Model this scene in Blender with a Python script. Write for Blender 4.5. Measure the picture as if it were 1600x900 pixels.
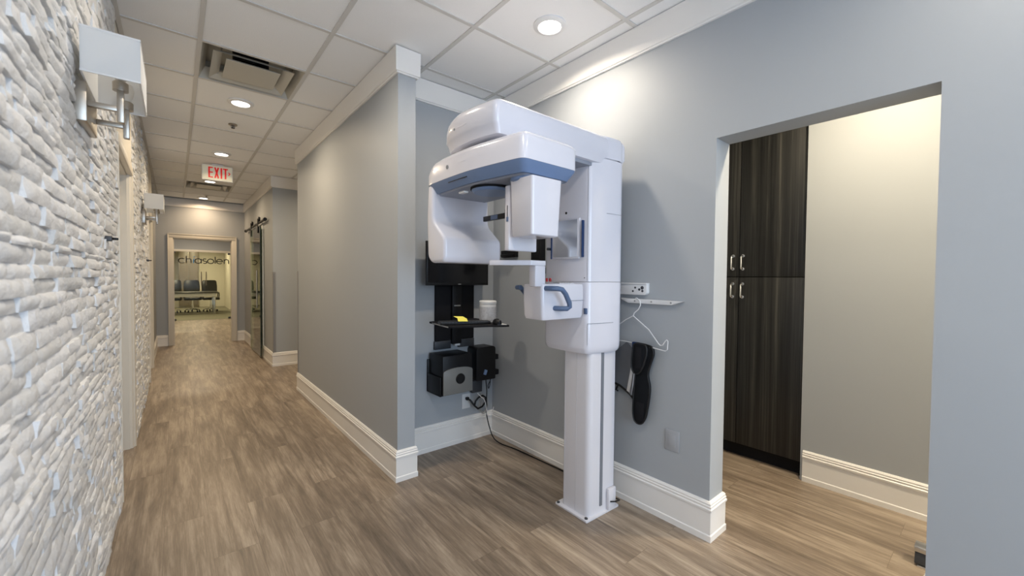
import bpy, bmesh, math, random
from mathutils import Vector, Matrix, noise

for o in list(bpy.data.objects):
    bpy.data.objects.remove(o, do_unlink=True)
scene = bpy.context.scene
col = scene.collection
random.seed(7)

# ------------------------------------------------------------------ camera
CAM_H = 1.31
YAW, PITCH, ROLL, FPX = 0.6908999, -0.0240991, 0.0086527, 635.87
cy_, sy_, cp_, sp_ = math.cos(YAW), math.sin(YAW), math.cos(PITCH), math.sin(PITCH)
fwd = Vector((sy_*cp_, cy_*cp_, sp_)); rgt = Vector((cy_, -sy_, 0)); up = rgt.cross(fwd)
r2 = math.cos(ROLL)*rgt + math.sin(ROLL)*up
u2 = -math.sin(ROLL)*rgt + math.cos(ROLL)*up
cam = bpy.data.cameras.new('camera'); co = bpy.data.objects.new('camera', cam); col.objects.link(co)
m = Matrix((r2, u2, -fwd)).transposed().to_4x4(); m.translation = Vector((0, 0, CAM_H)); co.matrix_world = m
cam.sensor_width = 36; cam.sensor_fit = 'HORIZONTAL'; cam.lens = FPX/1600*36
cam.clip_start = 0.02; cam.clip_end = 200
scene.camera = co
cam.dof.use_dof = True; cam.dof.focus_distance = 2.9; cam.dof.aperture_fstop = 2.8

# ------------------------------------------------------------------ world, exposure
w = bpy.data.worlds.new('world'); scene.world = w; w.use_nodes = True
w.node_tree.nodes['Background'].inputs[0].default_value = (0.62, 0.78, 1.0, 1)
w.node_tree.nodes['Background'].inputs[1].default_value = 1.0
scene.view_settings.view_transform = 'Standard'
scene.view_settings.look = 'None'
scene.view_settings.exposure = 0.12
scene.view_settings.gamma = 1.0
scene.view_settings.use_curve_mapping = False

WARM = (1.0, 0.80, 0.55)
NEUT = (1.0, 0.88, 0.72)
DAY = (0.60, 0.78, 1.0)
def area(name, loc, rot, sx, sy, power, color, spread=180, shape='RECTANGLE'):
    l = bpy.data.lights.new(name, 'AREA'); l.shape = shape; l.size = sx
    if shape in ('RECTANGLE', 'ELLIPSE'): l.size_y = sy
    l.energy = power; l.color = color; l.spread = math.radians(spread)
    o = bpy.data.objects.new(name, l); col.objects.link(o)
    o.location = loc; o.rotation_euler = rot
    return o
# daylight entering by the big rear window, and by the glazed front beyond it
area('window_daylight', (0.9, -2.96, 1.45), (math.radians(90), 0, 0), 2.0, 2.0, 68, DAY)

# ------------------------------------------------------------------ materials
def new_mat(name):
    mt = bpy.data.materials.new(name); mt.use_nodes = True
    return mt, mt.node_tree.nodes, mt.node_tree.links, mt.node_tree.nodes['Principled BSDF']
def srgb(r, g, b):
    f = lambda c: (c/255/12.92) if c/255 <= 0.04045 else ((c/255+0.055)/1.055)**2.4
    return (f(r), f(g), f(b), 1)
def plain(name, c, rough=0.5, metal=0.0, var=0.04, scale=12, bump=0.0, spec=0.5, coat=0.0):
    mt, n, l, p = new_mat(name)
    tc = n.new('ShaderNodeTexCoord'); nz = n.new('ShaderNodeTexNoise'); nz.inputs['Scale'].default_value = scale
    nz.inputs['Detail'].default_value = 4
    l.new(tc.outputs['Object'], nz.inputs['Vector'])
    rp = n.new('ShaderNodeValToRGB')
    rp.color_ramp.elements[0].color = [max(0, v*(1-var)) for v in c[:3]]+[1]
    rp.color_ramp.elements[1].color = [min(1, v*(1+var)) for v in c[:3]]+[1]
    l.new(nz.outputs['Fac'], rp.inputs['Fac']); l.new(rp.outputs['Color'], p.inputs['Base Color'])
    p.inputs['Roughness'].default_value = rough; p.inputs['Metallic'].default_value = metal
    p.inputs['Specular IOR Level'].default_value = spec
    p.inputs['Coat Weight'].default_value = coat
    if bump > 0:
        n2 = n.new('ShaderNodeTexNoise'); n2.inputs['Scale'].default_value = 180
        l.new(tc.outputs['Object'], n2.inputs['Vector'])
        b = n.new('ShaderNodeBump'); b.inputs['Strength'].default_value = bump; b.inputs['Distance'].default_value = 0.002
        l.new(n2.outputs['Fac'], b.inputs['Height']); l.new(b.outputs['Normal'], p.inputs['Normal'])
    return mt
def emit(name, c, s):
    mt, n, l, p = new_mat(name)
    p.inputs['Base Color'].default_value = c; p.inputs['Emission Color'].default_value = c
    p.inputs['Emission Strength'].default_value = s
    return mt

M = {}
M['paint'] = plain('wall_paint', (0.390, 0.412, 0.435, 1), 0.52, var=0.015, scale=3, bump=0.06, spec=0.35)
M['paint_far'] = plain('wall_paint_conference', (0.62, 0.58, 0.47, 1), 0.6, var=0.02, scale=3)
M['trim'] = plain('white_trim_paint', (0.84, 0.82, 0.79, 1), 0.32, var=0.01)
M['casing'] = plain('cream_casing_paint', (0.72, 0.68, 0.60, 1), 0.4, var=0.01)
M['tile'] = plain('ceiling_tile', (0.87, 0.875, 0.88, 1), 0.95, var=0.03, scale=200, bump=0.3, spec=0.1)
M['tbar'] = plain('ceiling_grid_metal', (0.62, 0.61, 0.59, 1), 0.5, var=0.01)
M['vent'] = plain('vent_enamel', (0.52, 0.50, 0.44, 1), 0.5, var=0.02)
M['black'] = plain('black_plastic', (0.007, 0.007, 0.008, 1), 0.4, var=0.1, spec=0.3)
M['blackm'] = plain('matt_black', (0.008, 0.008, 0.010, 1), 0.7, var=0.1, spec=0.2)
M['screen'] = plain('black_screen', (0.006, 0.006, 0.007, 1), 0.12, var=0.0)
M['dgrey'] = plain('dark_grey_metal', (0.05, 0.053, 0.06, 1), 0.45, 0.2)
M['grey'] = plain('grey_plastic', (0.30, 0.30, 0.30, 1), 0.45, var=0.05)
M['silver'] = plain('silver_metal', (0.62, 0.62, 0.62, 1), 0.28, 1.0)
M['nickel'] = plain('brushed_nickel', (0.42, 0.38, 0.33, 1), 0.33, 1.0, var=0.08, scale=60)
M['chrome'] = plain('chrome', (0.85, 0.85, 0.85, 1), 0.08, 1.0, var=0.01)
M['mirror'] = plain('mirror_glass', (0.92, 0.93, 0.93, 1), 0.01, 1.0, var=0.0)
M['mwhite'] = plain('machine_white_enamel', (0.69, 0.69, 0.76, 1), 0.22, var=0.008, coat=0.4)
M['mcream'] = plain('machine_column_enamel', (0.70, 0.69, 0.73, 1), 0.30, var=0.008)
M['mblue'] = plain('machine_blue_plastic', srgb(108, 130, 166), 0.32, var=0.03)
M['mgrey'] = plain('machine_underside_grey', srgb(140, 146, 160), 0.4, var=0.03)
M['handle'] = plain('slate_blue_grip', srgb(88, 108, 140), 0.4, var=0.05)
M['strip'] = plain('groove_grey', srgb(120, 124, 132), 0.4)
M['white'] = plain('white_plastic', (0.74, 0.74, 0.74, 1), 0.4, var=0.01)
M['seam'] = plain('pale_seam', (0.55, 0.55, 0.58, 1), 0.5)
M['plate'] = plain('grey_cover_plate', (0.37, 0.38, 0.40, 1), 0.35, var=0.01)
M['red'] = plain('red_plastic', srgb(170, 18, 22), 0.35)
M['yellow'] = plain('yellow_paper', srgb(236, 224, 96), 0.8, var=0.03)
M['navy'] = plain('navy_blue_fabric', srgb(18, 48, 92), 0.7, var=0.1)
M['fabric'] = plain('black_fabric', (0.006, 0.007, 0.009, 1), 0.85, var=0.25, scale=80, bump=0.4, spec=0.2)
M['piping'] = plain('black_piping', (0.004, 0.004, 0.004, 1), 0.5)
M['film'] = plain('grey_vinyl_sheet', (0.15, 0.16, 0.18, 1), 0.3, var=0.1)
M['carpet'] = plain('dark_carpet', (0.17, 0.16, 0.11, 1), 0.95, var=0.4, scale=60)
M['leather'] = plain('black_leather', (0.028, 0.028, 0.024, 1), 0.32, var=0.2)
M['label'] = plain('printed_label', (0.5, 0.5, 0.52, 1), 0.5, var=0.4, scale=70)
M['cabdoor'] = plain('grey_brown_laminate', (0.20, 0.17, 0.13, 1), 0.4, var=0.1)
M['cablegrey'] = plain('pale_grey_cable', (0.45, 0.44, 0.42, 1), 0.5)
M['logo'] = plain('black_vinyl_lettering', (0.008, 0.008, 0.008, 1), 0.5)
M['logoblue'] = plain('blue_vinyl_lettering', srgb(24, 110, 170), 0.5)
M['exitred'] = emit('exit_red', srgb(205, 12, 14), 0.35)
M['exitface'] = emit('exit_sign_face', (0.70, 0.68, 0.55, 1), 0.16)
M['led'] = emit('lit_lamp_diffuser', (1.0, 0.95, 0.86, 1), 9.0)
M['shade_end'] = plain('white_lamp_shade', (0.84, 0.86, 0.90, 1), 0.75, var=0.01)

def glass_mat(name, tint, ior=1.45):
    mt, n, l, p = new_mat(name)
    out = n['Material Output']
    tr = n.new('ShaderNodeBsdfTransparent'); tr.inputs[0].default_value = tint
    gl = n.new('ShaderNodeBsdfGlossy'); gl.inputs['Roughness'].default_value = 0.02
    fr = n.new('ShaderNodeFresnel'); fr.inputs[0].default_value = ior
    mx = n.new('ShaderNodeMixShader')
    l.new(fr.outputs[0], mx.inputs[0]); l.new(tr.outputs[0], mx.inputs[1]); l.new(gl.outputs[0], mx.inputs[2])
    l.new(mx.outputs[0], out.inputs[0])
    return mt
M['glass'] = glass_mat('clear_glass', (0.96, 0.97, 0.93, 1), 1.12)
M['gglass'] = glass_mat('green_edged_glass', (0.62, 0.74, 0.62, 1))
M['glassedge'] = plain('dark_green_glass_edge', (0.012, 0.03, 0.022, 1), 0.15)

def floor_mat():
    mt, n, l, p = new_mat('grey_oak_planks')
    tc = n.new('ShaderNodeTexCoord'); mp = n.new('ShaderNodeMapping')
    mp.inputs['Rotation'].default_value = (0, 0, math.radians(90))
    l.new(tc.outputs['Object'], mp.inputs['Vector'])
    br = n.new('ShaderNodeTexBrick')
    br.inputs['Scale'].default_value = 1.0
    br.inputs['Brick Width'].default_value = 1.22; br.inputs['Row Height'].default_value = 0.182
    br.inputs['Mortar Size'].default_value = 0.0008; br.inputs['Mortar Smooth'].default_value = 0.2
    br.offset = 0.37; br.offset_frequency = 2
    br.inputs['Color1'].default_value = (0, 0, 0, 1); br.inputs['Color2'].default_value = (1, 1, 1, 1)
    br.inputs['Mortar'].default_value = (0.4, 0.4, 0.4, 1)
    l.new(mp.outputs[0], br.inputs['Vector'])
    # long grain, shifted plank by plank
    sh = n.new('ShaderNodeVectorMath'); sh.operation = 'MULTIPLY_ADD'
    l.new(br.outputs['Color'], sh.inputs[0]); sh.inputs[1].default_value = (3.1, 7.7, 5.3); l.new(tc.outputs['Object'], sh.inputs[2])
    def grain(sx, sy, det, dist=0.0, rough=0.6):
        m2 = n.new('ShaderNodeMapping'); m2.inputs['Scale'].default_value = (sx, sy, 1)
        l.new(sh.outputs[0], m2.inputs['Vector'])
        g = n.new('ShaderNodeTexNoise'); g.inputs['Scale'].default_value = 1; g.inputs['Detail'].default_value = det
        g.inputs['Roughness'].default_value = rough; g.inputs['Distortion'].default_value = dist
        l.new(m2.outputs[0], g.inputs['Vector']); return g
    g1 = grain(19, 1.5, 8, 0.6, 0.66); g2 = grain(110, 5, 9, 0.4, 0.75); g3 = grain(5, 0.9, 4, 0.8); g4 = grain(46, 2.2, 6, 1.3, 0.7)
    def mth(op, a, b, c=None):
        q = n.new('ShaderNodeMath'); q.operation = op
        for i, v in enumerate((a, b, c)):
            if v is None: continue
            if isinstance(v, (int, float)): q.inputs[i].default_value = v
            else: l.new(v, q.inputs[i])
        return q.outputs[0]
    s = mth('MULTIPLY', g1.outputs['Fac'], 0.36)
    s = mth('MULTIPLY_ADD', g2.outputs['Fac'], 0.20, s)
    s = mth('MULTIPLY_ADD', g3.outputs['Fac'], 0.26, s)
    s = mth('MULTIPLY_ADD', g4.outputs['Fac'], 0.18, s)
    s = mth('MULTIPLY_ADD', br.outputs['Color'], 0.02, s)
    rp = n.new('ShaderNodeValToRGB'); e = rp.color_ramp.elements
    e[0].position = 0.37; e[0].color = (0.080, 0.060, 0.045, 1)
    e[1].position = 0.66; e[1].color = (0.52, 0.43, 0.335, 1)
    k = e.new(0.50); k.color = (0.225, 0.175, 0.130, 1)
    l.new(s, rp.inputs['Fac'])
    mm = n.new('ShaderNodeMixRGB'); mm.blend_type = 'MULTIPLY'
    inv = mth('MULTIPLY', br.outputs['Fac'], 0.6)
    l.new(inv, mm.inputs['Fac']); l.new(rp.outputs['Color'], mm.inputs['Color1']); mm.inputs['Color2'].default_value = (0.3, 0.27, 0.24, 1)
    l.new(mm.outputs['Color'], p.inputs['Base Color'])
    rr = n.new('ShaderNodeMapRange'); rr.inputs['To Min'].default_value = 0.30; rr.inputs['To Max'].default_value = 0.48
    l.new(g2.outputs['Fac'], rr.inputs['Value']); l.new(rr.outputs[0], p.inputs['Roughness'])
    b = n.new('ShaderNodeBump'); b.inputs['Strength'].default_value = 0.25; b.inputs['Distance'].default_value = 0.0015
    l.new(g2.outputs['Fac'], b.inputs['Height']); l.new(b.outputs['Normal'], p.inputs['Normal'])
    return mt
M['floor'] = floor_mat()

def dark_wood():
    mt, n, l, p = new_mat('black_zebrano_laminate')
    tc = n.new('ShaderNodeTexCoord')
    def g(sc, det):
        m2 = n.new('ShaderNodeMapping'); m2.inputs['Scale'].default_value = sc
        l.new(tc.outputs['Object'], m2.inputs['Vector'])
        q = n.new('ShaderNodeTexNoise'); q.inputs['Scale'].default_value = 1; q.inputs['Detail'].default_value = det
        q.inputs['Roughness'].default_value = 0.65; q.inputs['Distortion'].default_value = 0.15
        l.new(m2.outputs[0], q.inputs['Vector']); return q
    a = g((30, 30, 0.35), 5); b = g((110, 110, 1.6), 4)
    ad = n.new('ShaderNodeMath'); ad.operation = 'MULTIPLY_ADD'; ad.inputs[1].default_value = 0.4
    l.new(b.outputs['Fac'], ad.inputs[0])
    m1 = n.new('ShaderNodeMath'); m1.operation = 'MULTIPLY'; m1.inputs[1].default_value = 0.6
    l.new(a.outputs['Fac'], m1.inputs[0]); l.new(m1.outputs[0], ad.inputs[2])
    rp = n.new('ShaderNodeValToRGB'); e = rp.color_ramp.elements
    e[0].position = 0.40; e[0].color = (0.006, 0.006, 0.006, 1)
    e[1].position = 0.68; e[1].color = (0.075, 0.072, 0.062, 1)
    k = e.new(0.53); k.color = (0.021, 0.021, 0.020, 1)
    l.new(ad.outputs[0], rp.inputs['Fac']); l.new(rp.outputs['Color'], p.inputs['Base Color'])
    p.inputs['Roughness'].default_value = 0.42
    return mt
M['dwood'] = dark_wood()

def stone_mat():
    mt, n, l, p = new_mat('split_face_white_stone')
    tc = n.new('ShaderNodeTexCoord')
    at = n.new('ShaderNodeAttribute'); at.attribute_name = 'tone'
    nz = n.new('ShaderNodeTexNoise'); nz.inputs['Scale'].default_value = 16; nz.inputs['Detail'].default_value = 6
    l.new(tc.outputs['Object'], nz.inputs['Vector'])
    ad = n.new('ShaderNodeMath'); ad.operation = 'MULTIPLY_ADD'; ad.inputs[1].default_value = 0.5
    l.new(nz.outputs['Fac'], ad.inputs[0])
    m1 = n.new('ShaderNodeMath'); m1.operation = 'MULTIPLY'; m1.inputs[1].default_value = 0.5
    l.new(at.outputs['Fac'], m1.inputs[0]); l.new(m1.outputs[0], ad.inputs[2])
    rp = n.new('ShaderNodeValToRGB'); e = rp.color_ramp.elements
    e[0].position = 0.2; e[0].color = (0.66, 0.665, 0.665, 1)
    e[1].position = 0.8; e[1].color = (0.81, 0.82, 0.84, 1)
    l.new(ad.outputs[0], rp.inputs['Fac']); l.new(rp.outputs['Color'], p.inputs['Base Color'])
    n2 = n.new('ShaderNodeTexNoise'); n2.inputs['Scale'].default_value = 55; n2.inputs['Detail'].default_value = 6
    l.new(tc.outputs['Object'], n2.inputs['Vector'])
    b = n.new('ShaderNodeBump'); b.inputs['Strength'].default_value = 0.6; b.inputs['Distance'].default_value = 0.008
    l.new(n2.outputs['Fac'], b.inputs['Height']); l.new(b.outputs['Normal'], p.inputs['Normal'])
    p.inputs['Roughness'].default_value = 0.6
    return mt
M['stone'] = stone_mat()

def fabric_shade():
    mt, n, l, p = new_mat('translucent_white_shade')
    p.inputs['Base Color'].default_value = (0.82, 0.84, 0.86, 1); p.inputs['Roughness'].default_value = 0.8
    out = n['Material Output']; t = n.new('ShaderNodeBsdfTranslucent'); t.inputs[0].default_value = (0.9, 0.88, 0.84, 1)
    mx = n.new('ShaderNodeMixShader'); mx.inputs[0].default_value = 0.3
    l.new(p.outputs[0], mx.inputs[1]); l.new(t.outputs[0], mx.inputs[2]); l.new(mx.outputs[0], out.inputs[0])
    return mt
M['shade'] = fabric_shade()
M['machtext'] = plain('pale_grey_print', (0.64, 0.64, 0.70, 1), 0.4)

# ------------------------------------------------------------------ mesh helpers
ORIG = {}
class MB:
    def __init__(s): s.bm = bmesh.new()
    def _merge(s, b, bev=0.0, seg=2, ang=28):
        bmesh.ops.recalc_face_normals(b, faces=b.faces[:])
        if bev > 0:
            ed = [e for e in b.edges if len(e.link_faces) == 2 and e.calc_face_angle(0) > math.radians(ang)]
            bmesh.ops.bevel(b, geom=ed, offset=bev, segments=seg, profile=0.5, affect='EDGES', clamp_overlap=True)
        me = bpy.data.meshes.new('tmp'); b.to_mesh(me); b.free()
        s.bm.from_mesh(me); bpy.data.meshes.remove(me)
        return s
    def box(s, x0, x1, y0, y1, z0, z1, bev=0.0, seg=2, rot=None, piv=None):
        b = bmesh.new()
        v = [b.verts.new((x, y, z)) for x in (x0, x1) for y in (y0, y1) for z in (z0, z1)]
        for f in ((0,1,3,2),(4,6,7,5),(0,4,5,1),(2,3,7,6),(0,2,6,4),(1,5,7,3)): b.faces.new([v[i] for i in f])
        if rot:
            bmesh.ops.rotate(b, verts=b.verts[:], cent=piv or Vector(((x0+x1)/2, (y0+y1)/2, (z0+z1)/2)), matrix=rot)
        return s._merge(b, bev, seg)
    def prism(s, poly, axis, lo, hi, bev=0.0, seg=2, ang=28):
        b = bmesh.new()
        def P(a, c, t): return {'x': (t, a, c), 'y': (a, t, c), 'z': (a, c, t)}[axis]
        A = [b.verts.new(P(a, c, lo)) for a, c in poly]; B = [b.verts.new(P(a, c, hi)) for a, c in poly]
        b.faces.new(A); b.faces.new(B[::-1])
        n = len(poly)
        for i in range(n): b.faces.new((A[i], A[(i+1) % n], B[(i+1) % n], B[i]))
        return s._merge(b, bev, seg, ang)
    def loft(s, rings, cap=True, bev=0.0, seg=2):
        b = bmesh.new(); R = [[b.verts.new(p) for p in r] for r in rings]; n = len(R[0])
        for a, c in zip(R, R[1:]):
            for i in range(n): b.faces.new((a[i], a[(i+1) % n], c[(i+1) % n], c[i]))
        if cap: b.faces.new(R[0][::-1]); b.faces.new(R[-1])
        return s._merge(b, bev, seg)
    def tube(s, pts, r, seg=10, closed=False):
        pts = [Vector(p) for p in pts]; b = bmesh.new(); rings = []; n = len(pts); prev = None
        rr = r if isinstance(r, (list, tuple)) else [r]*n
        for i, p in enumerate(pts):
            if closed: t = pts[(i+1) % n]-pts[i-1]
            else: t = pts[min(i+1, n-1)]-pts[max(i-1, 0)]
            t.normalize()
            if prev is None: nn = t.orthogonal().normalized()
            else:
                nn = prev-t*prev.dot(t); nn = nn.normalized() if nn.length > 1e-6 else t.orthogonal().normalized()
            prev = nn; bb = t.cross(nn)
            rings.append([b.verts.new(p+rr[i]*(math.cos(2*math.pi*k/seg)*nn+math.sin(2*math.pi*k/seg)*bb)) for k in range(seg)])
        for i in range(n if closed else n-1):
            a = rings[i]; c = rings[(i+1) % n]
            for k in range(seg): b.faces.new((a[k], a[(k+1) % seg], c[(k+1) % seg], c[k]))
        if not closed: b.faces.new(rings[0][::-1]); b.faces.new(rings[-1])
        return s._merge(b)
    def lathe(s, prof, c=(0, 0, 0), seg=28, axis='z', capped=True):
        b = bmesh.new(); c = Vector(c); rings = []
        for r, z in prof:
            ring = []
            for k in range(seg):
                a = 2*math.pi*k/seg; q = (r*math.cos(a), r*math.sin(a), z)
                if axis == 'x': q = (q[2], q[0], q[1])
                if axis == 'y': q = (q[0], q[2], q[1])
                ring.append(b.verts.new(c+Vector(q)))
            rings.append(ring)
        for a, d in zip(rings, rings[1:]):
            for k in range(seg): b.faces.new((a[k], a[(k+1) % seg], d[(k+1) % seg], d[k]))
        if capped: b.faces.new(rings[0][::-1]); b.faces.new(rings[-1])
        return s._merge(b)
    def build(s, name, mat, parent=None, label=None, ang=32, rot=None):
        b = s.bm
        for f in b.faces: f.smooth = True
        for e in b.edges:
            e.smooth = not (len(e.link_faces) == 2 and e.calc_face_angle(0) > math.radians(ang)) if len(e.link_faces) == 2 else False
        me = bpy.data.meshes.new(name)
        if parent is None:
            xs = [v.co for v in b.verts]
            o_ = Vector(((min(c.x for c in xs)+max(c.x for c in xs))/2, (min(c.y for c in xs)+max(c.y for c in xs))/2, min(c.z for c in xs)))
        else: o_ = ORIG[parent.name]
        bmesh.ops.translate(b, verts=b.verts[:], vec=-o_)
        b.to_mesh(me); b.free()
        me.materials.append(M[mat] if isinstance(mat, str) else mat)
        o = bpy.data.objects.new(name, me); col.objects.link(o)
        if parent is None: o.location = o_
        else: o.parent = parent
        ORIG[o.name] = o_
        if label: o['label'] = label
        return o

def tag(o, label, cat, group=None, kind=None):
    o['label'] = label; o['category'] = cat
    if group: o['group'] = group
    if kind: o['kind'] = kind
    return o
def thing(name, label, cat, loc=(0, 0, 0), group=None):
    o = bpy.data.objects.new(name, None); col.objects.link(o); o.location = loc; o.empty_display_size = 0.05
    ORIG[o.name] = Vector(loc)
    return tag(o, label, cat, group)
def struct(o, label=None, cat=None):
    o['kind'] = 'structure'
    if label: o['label'] = label
    if cat: o['category'] = cat
    return o
def copy_tree(o, loc=None, label=None, parent=None):
    c = o.copy(); col.objects.link(c)
    if parent: c.parent = parent
    if loc is not None: c.location = loc
    if label: c['label'] = label
    for ch in list(o.children): copy_tree(ch, parent=c)
    return c
def sweep(path, prof, names, mat, side=1, struct_labels=None):
    """profile (distance from wall, z) swept along an XY path with mitred corners; consecutive equal names share an object"""
    n = len(path); offs = []
    nr = []
    for a, b in zip(path, path[1:]):
        d = Vector((b[0]-a[0], b[1]-a[1])).normalized(); nr.append(Vector((-d.y, d.x))*side)
    for i in range(n):
        if i == 0: offs.append(nr[0])
        elif i == n-1: offs.append(nr[-1])
        else:
            h = (nr[i-1]+nr[i]); offs.append(h*(1/(1+nr[i-1].dot(nr[i]))))
    out = {}
    for i in range(n-1):
        ms = out.setdefault(names[i], MB())
        r = []
        for j in (i, i+1):
            r.append([(path[j][0]+offs[j].x*d, path[j][1]+offs[j].y*d, z) for d, z in prof])
        ms.loft(r)
    res = []
    for k, ms in out.items():
        o = ms.build(k, mat, ang=20); struct(o); res.append(o)
    return res

# ================================================================== STRUCTURE
CZ = 2.745           # ceiling height
RX = 2.055           # right wall face
# floor
struct(MB().box(-3.2, 6.0, -3.2, 15.12, -0.1, 0).build('floor', 'floor'), 'grey-brown oak plank floor', 'floor')
cf = MB().box(-3.2, 6.0, 15.12, 21.6, -0.1, 0.0).build('floor.001', 'carpet'); struct(cf, 'dark carpet floor of the conference room', 'floor')

# ceiling of 2 ft tiles set in a metal grid
XB = [-1.08, -0.477, 0.127, 0.73, 1.333, 1.935, 2.538, 3.14, 3.743]
YB = [1.97+0.592*0]  # cross lines measured along the corridor
pitch = 0.597
YB = [1.97+pitch*k for k in range(-9, 14)]
VENT1 = (0.127, 0.73, 3.164, 3.761); VENT2 = (0.127, 0.73, 7.94, 8.537)
ms = MB(); b = bmesh.new()
def is_vent(x, y): return any(v[0] < x < v[1] and v[2] < y < v[3] for v in (VENT1, VENT2))
for x0, x1 in zip(XB, XB[1:]):
    for y0, y1 in zip(YB, YB[1:]):
        if is_vent((x0+x1)/2, (y0+y1)/2): continue
        vs = [b.verts.new(p) for p in ((x0, y0, CZ+0.006), (x0, y1, CZ+0.006), (x1, y1, CZ+0.006), (x1, y0, CZ+0.006))]
        b.faces.new(vs)
me = bpy.data.meshes.new('t'); b.to_mesh(me); b.free(); ms.bm.from_mesh(me)
ceil = ms.build('ceiling', 'tile'); struct(ceil, 'white ceiling of square lay-in tiles', 'ceiling')
ms = MB()
for x in XB: ms.box(x-0.012, x+0.012, YB[0], YB[-1], CZ, CZ+0.008)
for y in YB: ms.box(XB[0], XB[-1], y-0.012, y+0.012, CZ+0.0004, CZ+0.008)
# wall angles
ms.box(-0.247, -0.225, YB[0], 9.85, CZ-0.001, CZ+0.007)
ms.build('ceiling_grid', 'tbar', ceil)
# slab above the tiles (keeps daylight out)
struct(MB().box(-3.2, 6.0, -3.3, 21.6, 3.05, 3.15).build('ceiling.001', 'tile'))
struct(MB().box(-3.2, 4.0, 9.85+0.12, 15.1, 2.75, 2.8).build('ceiling.002', 'tile'))
struct(MB().box(-3.2, 4.0, 15.16, 21.6, 2.75, 2.8).build('ceiling.003', 'tile'))

# right wall with the doorway
WL = [(-3.0, 0), (0.155, 0), (0.155, 2.007), (0.917, 2.007), (0.917, 0), (2.735, 0), (2.735, 3.05), (-3.0, 3.05)]
struct(MB().prism(WL, 'x', RX, 2.20).build('wall_right', 'paint', ang=20), 'grey-blue wall with the open doorway', 'wall')
# back wall of the alcove (runs on behind the right wall)
struct(MB().box(1.205, 4.2, 2.735, 2.86, 0, 3.05).build('wall_alcove', 'paint'), 'alcove back wall', 'wall')
# partition
struct(MB().box(1.085, 1.205, 2.45, 5.18, 0, 3.05).build('wall_partition', 'paint'), 'partition wall between corridor and alcove', 'wall')
struct(MB().box(1.205, 3.0, 5.06, 5.18, 0, 3.05).build('wall_partition.001', 'paint'))
# side passage wall, jog and corridor right wall
J = 6.73
ms = MB()
D0, D1 = 7.62, 8.5        # doorway behind the sliding glass door
ms.prism([(J, 0), (D0, 0), (D0, 2.05), (D1, 2.05), (D1, 0), (9.85, 0), (9.85, 3.05), (J, 3.05)], 'x', 1.085, 1.205)
ms.box(1.205, 3.0, J, J+0.12, 0, 3.05)
struct(ms.build('wall_corridor_right', 'paint', ang=20), 'corridor wall beyond the side passage', 'wall')
struct(MB().box(3.0, 3.1, 5.0, 9.9, 0, 3.05).build('wall_passage_end', 'paint'))
# end wall with cased opening
ms = MB()
ms.prism([(-0.9, 0), (-0.03, 0), (-0.03, 2.005), (0.87, 2.005), (0.87, 0), (3.0, 0), (3.0, 3.05), (-0.9, 3.05)], 'y', 9.85, 9.97)
struct(ms.build('wall_end', 'paint', ang=20), 'corridor end wall round the cased opening', 'wall')
# left corridor wall: backing with two door openings
LX = -0.275
ms = MB()
O1 = (3.26, 4.17); O2 = (6.66, 7.60)
ms.prism([(-3.0, 0), (O1[0], 0), (O1[0], 2.06), (O1[1], 2.06), (O1[1], 0), (O2[0], 0), (O2[0], 2.06), (O2[1], 2.06), (O2[1], 0), (9.85, 0), (9.85, 3.05), (-3.0, 3.05)], 'x', LX-0.13, LX)
struct(ms.build('wall_left', 'paint', ang=20), 'wall behind the stone cladding', 'wall')
# rooms behind the left doors are closed by the doors themselves
# rear wall with the big window
ms = MB()
for a in ((LX-0.13, -0.1, 0, 3.05), (1.9, 2.2, 0, 3.05), (-0.1, 1.9, 0, 0.45), (-0.1, 1.9, 2.45, 3.05)): ms.box(a[0], a[1], -3.12, -3.0, a[2], a[3])
struct(ms.build('wall_rear', 'paint'), 'rear wall behind the camera', 'wall')
ms = MB()
for x0, x1, z0, z1 in ((-0.15, -0.10, 0.4, 2.5), (1.90, 1.95, 0.4, 2.5), (-0.15, 1.95, 0.4, 0.45), (-0.15, 1.95, 2.45, 2.5)):
    ms.box(x0, x1, -3.0, -2.95, z0, z1)
struct(ms.build('window_1', 'trim'), 'rear window frame', 'window')
# back room shell beyond the doorway
HX = 3.165
ms = MB()
ms.box(HX, HX+0.12, -2.2, 0.83, 0, 3.05)
ms.box(HX, HX+0.62, 0.83, 1.72, 2.60, 3.05)
struct(ms.build('wall_hall', 'paint'), 'wall opposite the doorway', 'wall')
struct(MB().box(2.2, 3.8, 1.72, 1.84, 0, 3.05).build('wall_hall.001', 'paint'))
struct(MB().box(2.2, 3.3, -2.32, -2.2, 0, 3.05).build('wall_hall.002', 'paint'))
# outer shell of the vestibule and conference room
struct(MB().box(-3.0, -2.9, 9.97, 21.5, 0, 3.05).build('wall_far_left', 'paint_far'))
struct(MB().box(3.0, 3.1, 9.97, 15.1, 0, 3.05).build('wall_far_right', 'paint_far'))
struct(MB().box(1.62, 1.72, 15.16, 21.5, 0, 3.05).build('wall_far_right.001', 'paint_far'))
struct(MB().box(-3.0, 1.72, 21.4, 21.5, 0, 3.05).build('wall_far_back', 'paint_far'))
# glass front wall
ms = MB()
ms.prism([(-3.0, 0), (-1.2, 0), (-1.2, 2.0), (1.62, 2.0), (1.62, 0), (3.0, 0), (3.0, 3.05), (-3.0, 3.05)], 'y', 15.1, 15.2)
struct(ms.build('wall_glass_front', 'paint'), 'wall above the glass doors', 'wall')
struct(MB().box(-1.2, 1.62, 15.06, 15.1, 1.995, 2.055, 0.004).build('trim_1', 'casing'), 'pale bar above the glass doors', 'trim')

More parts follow.
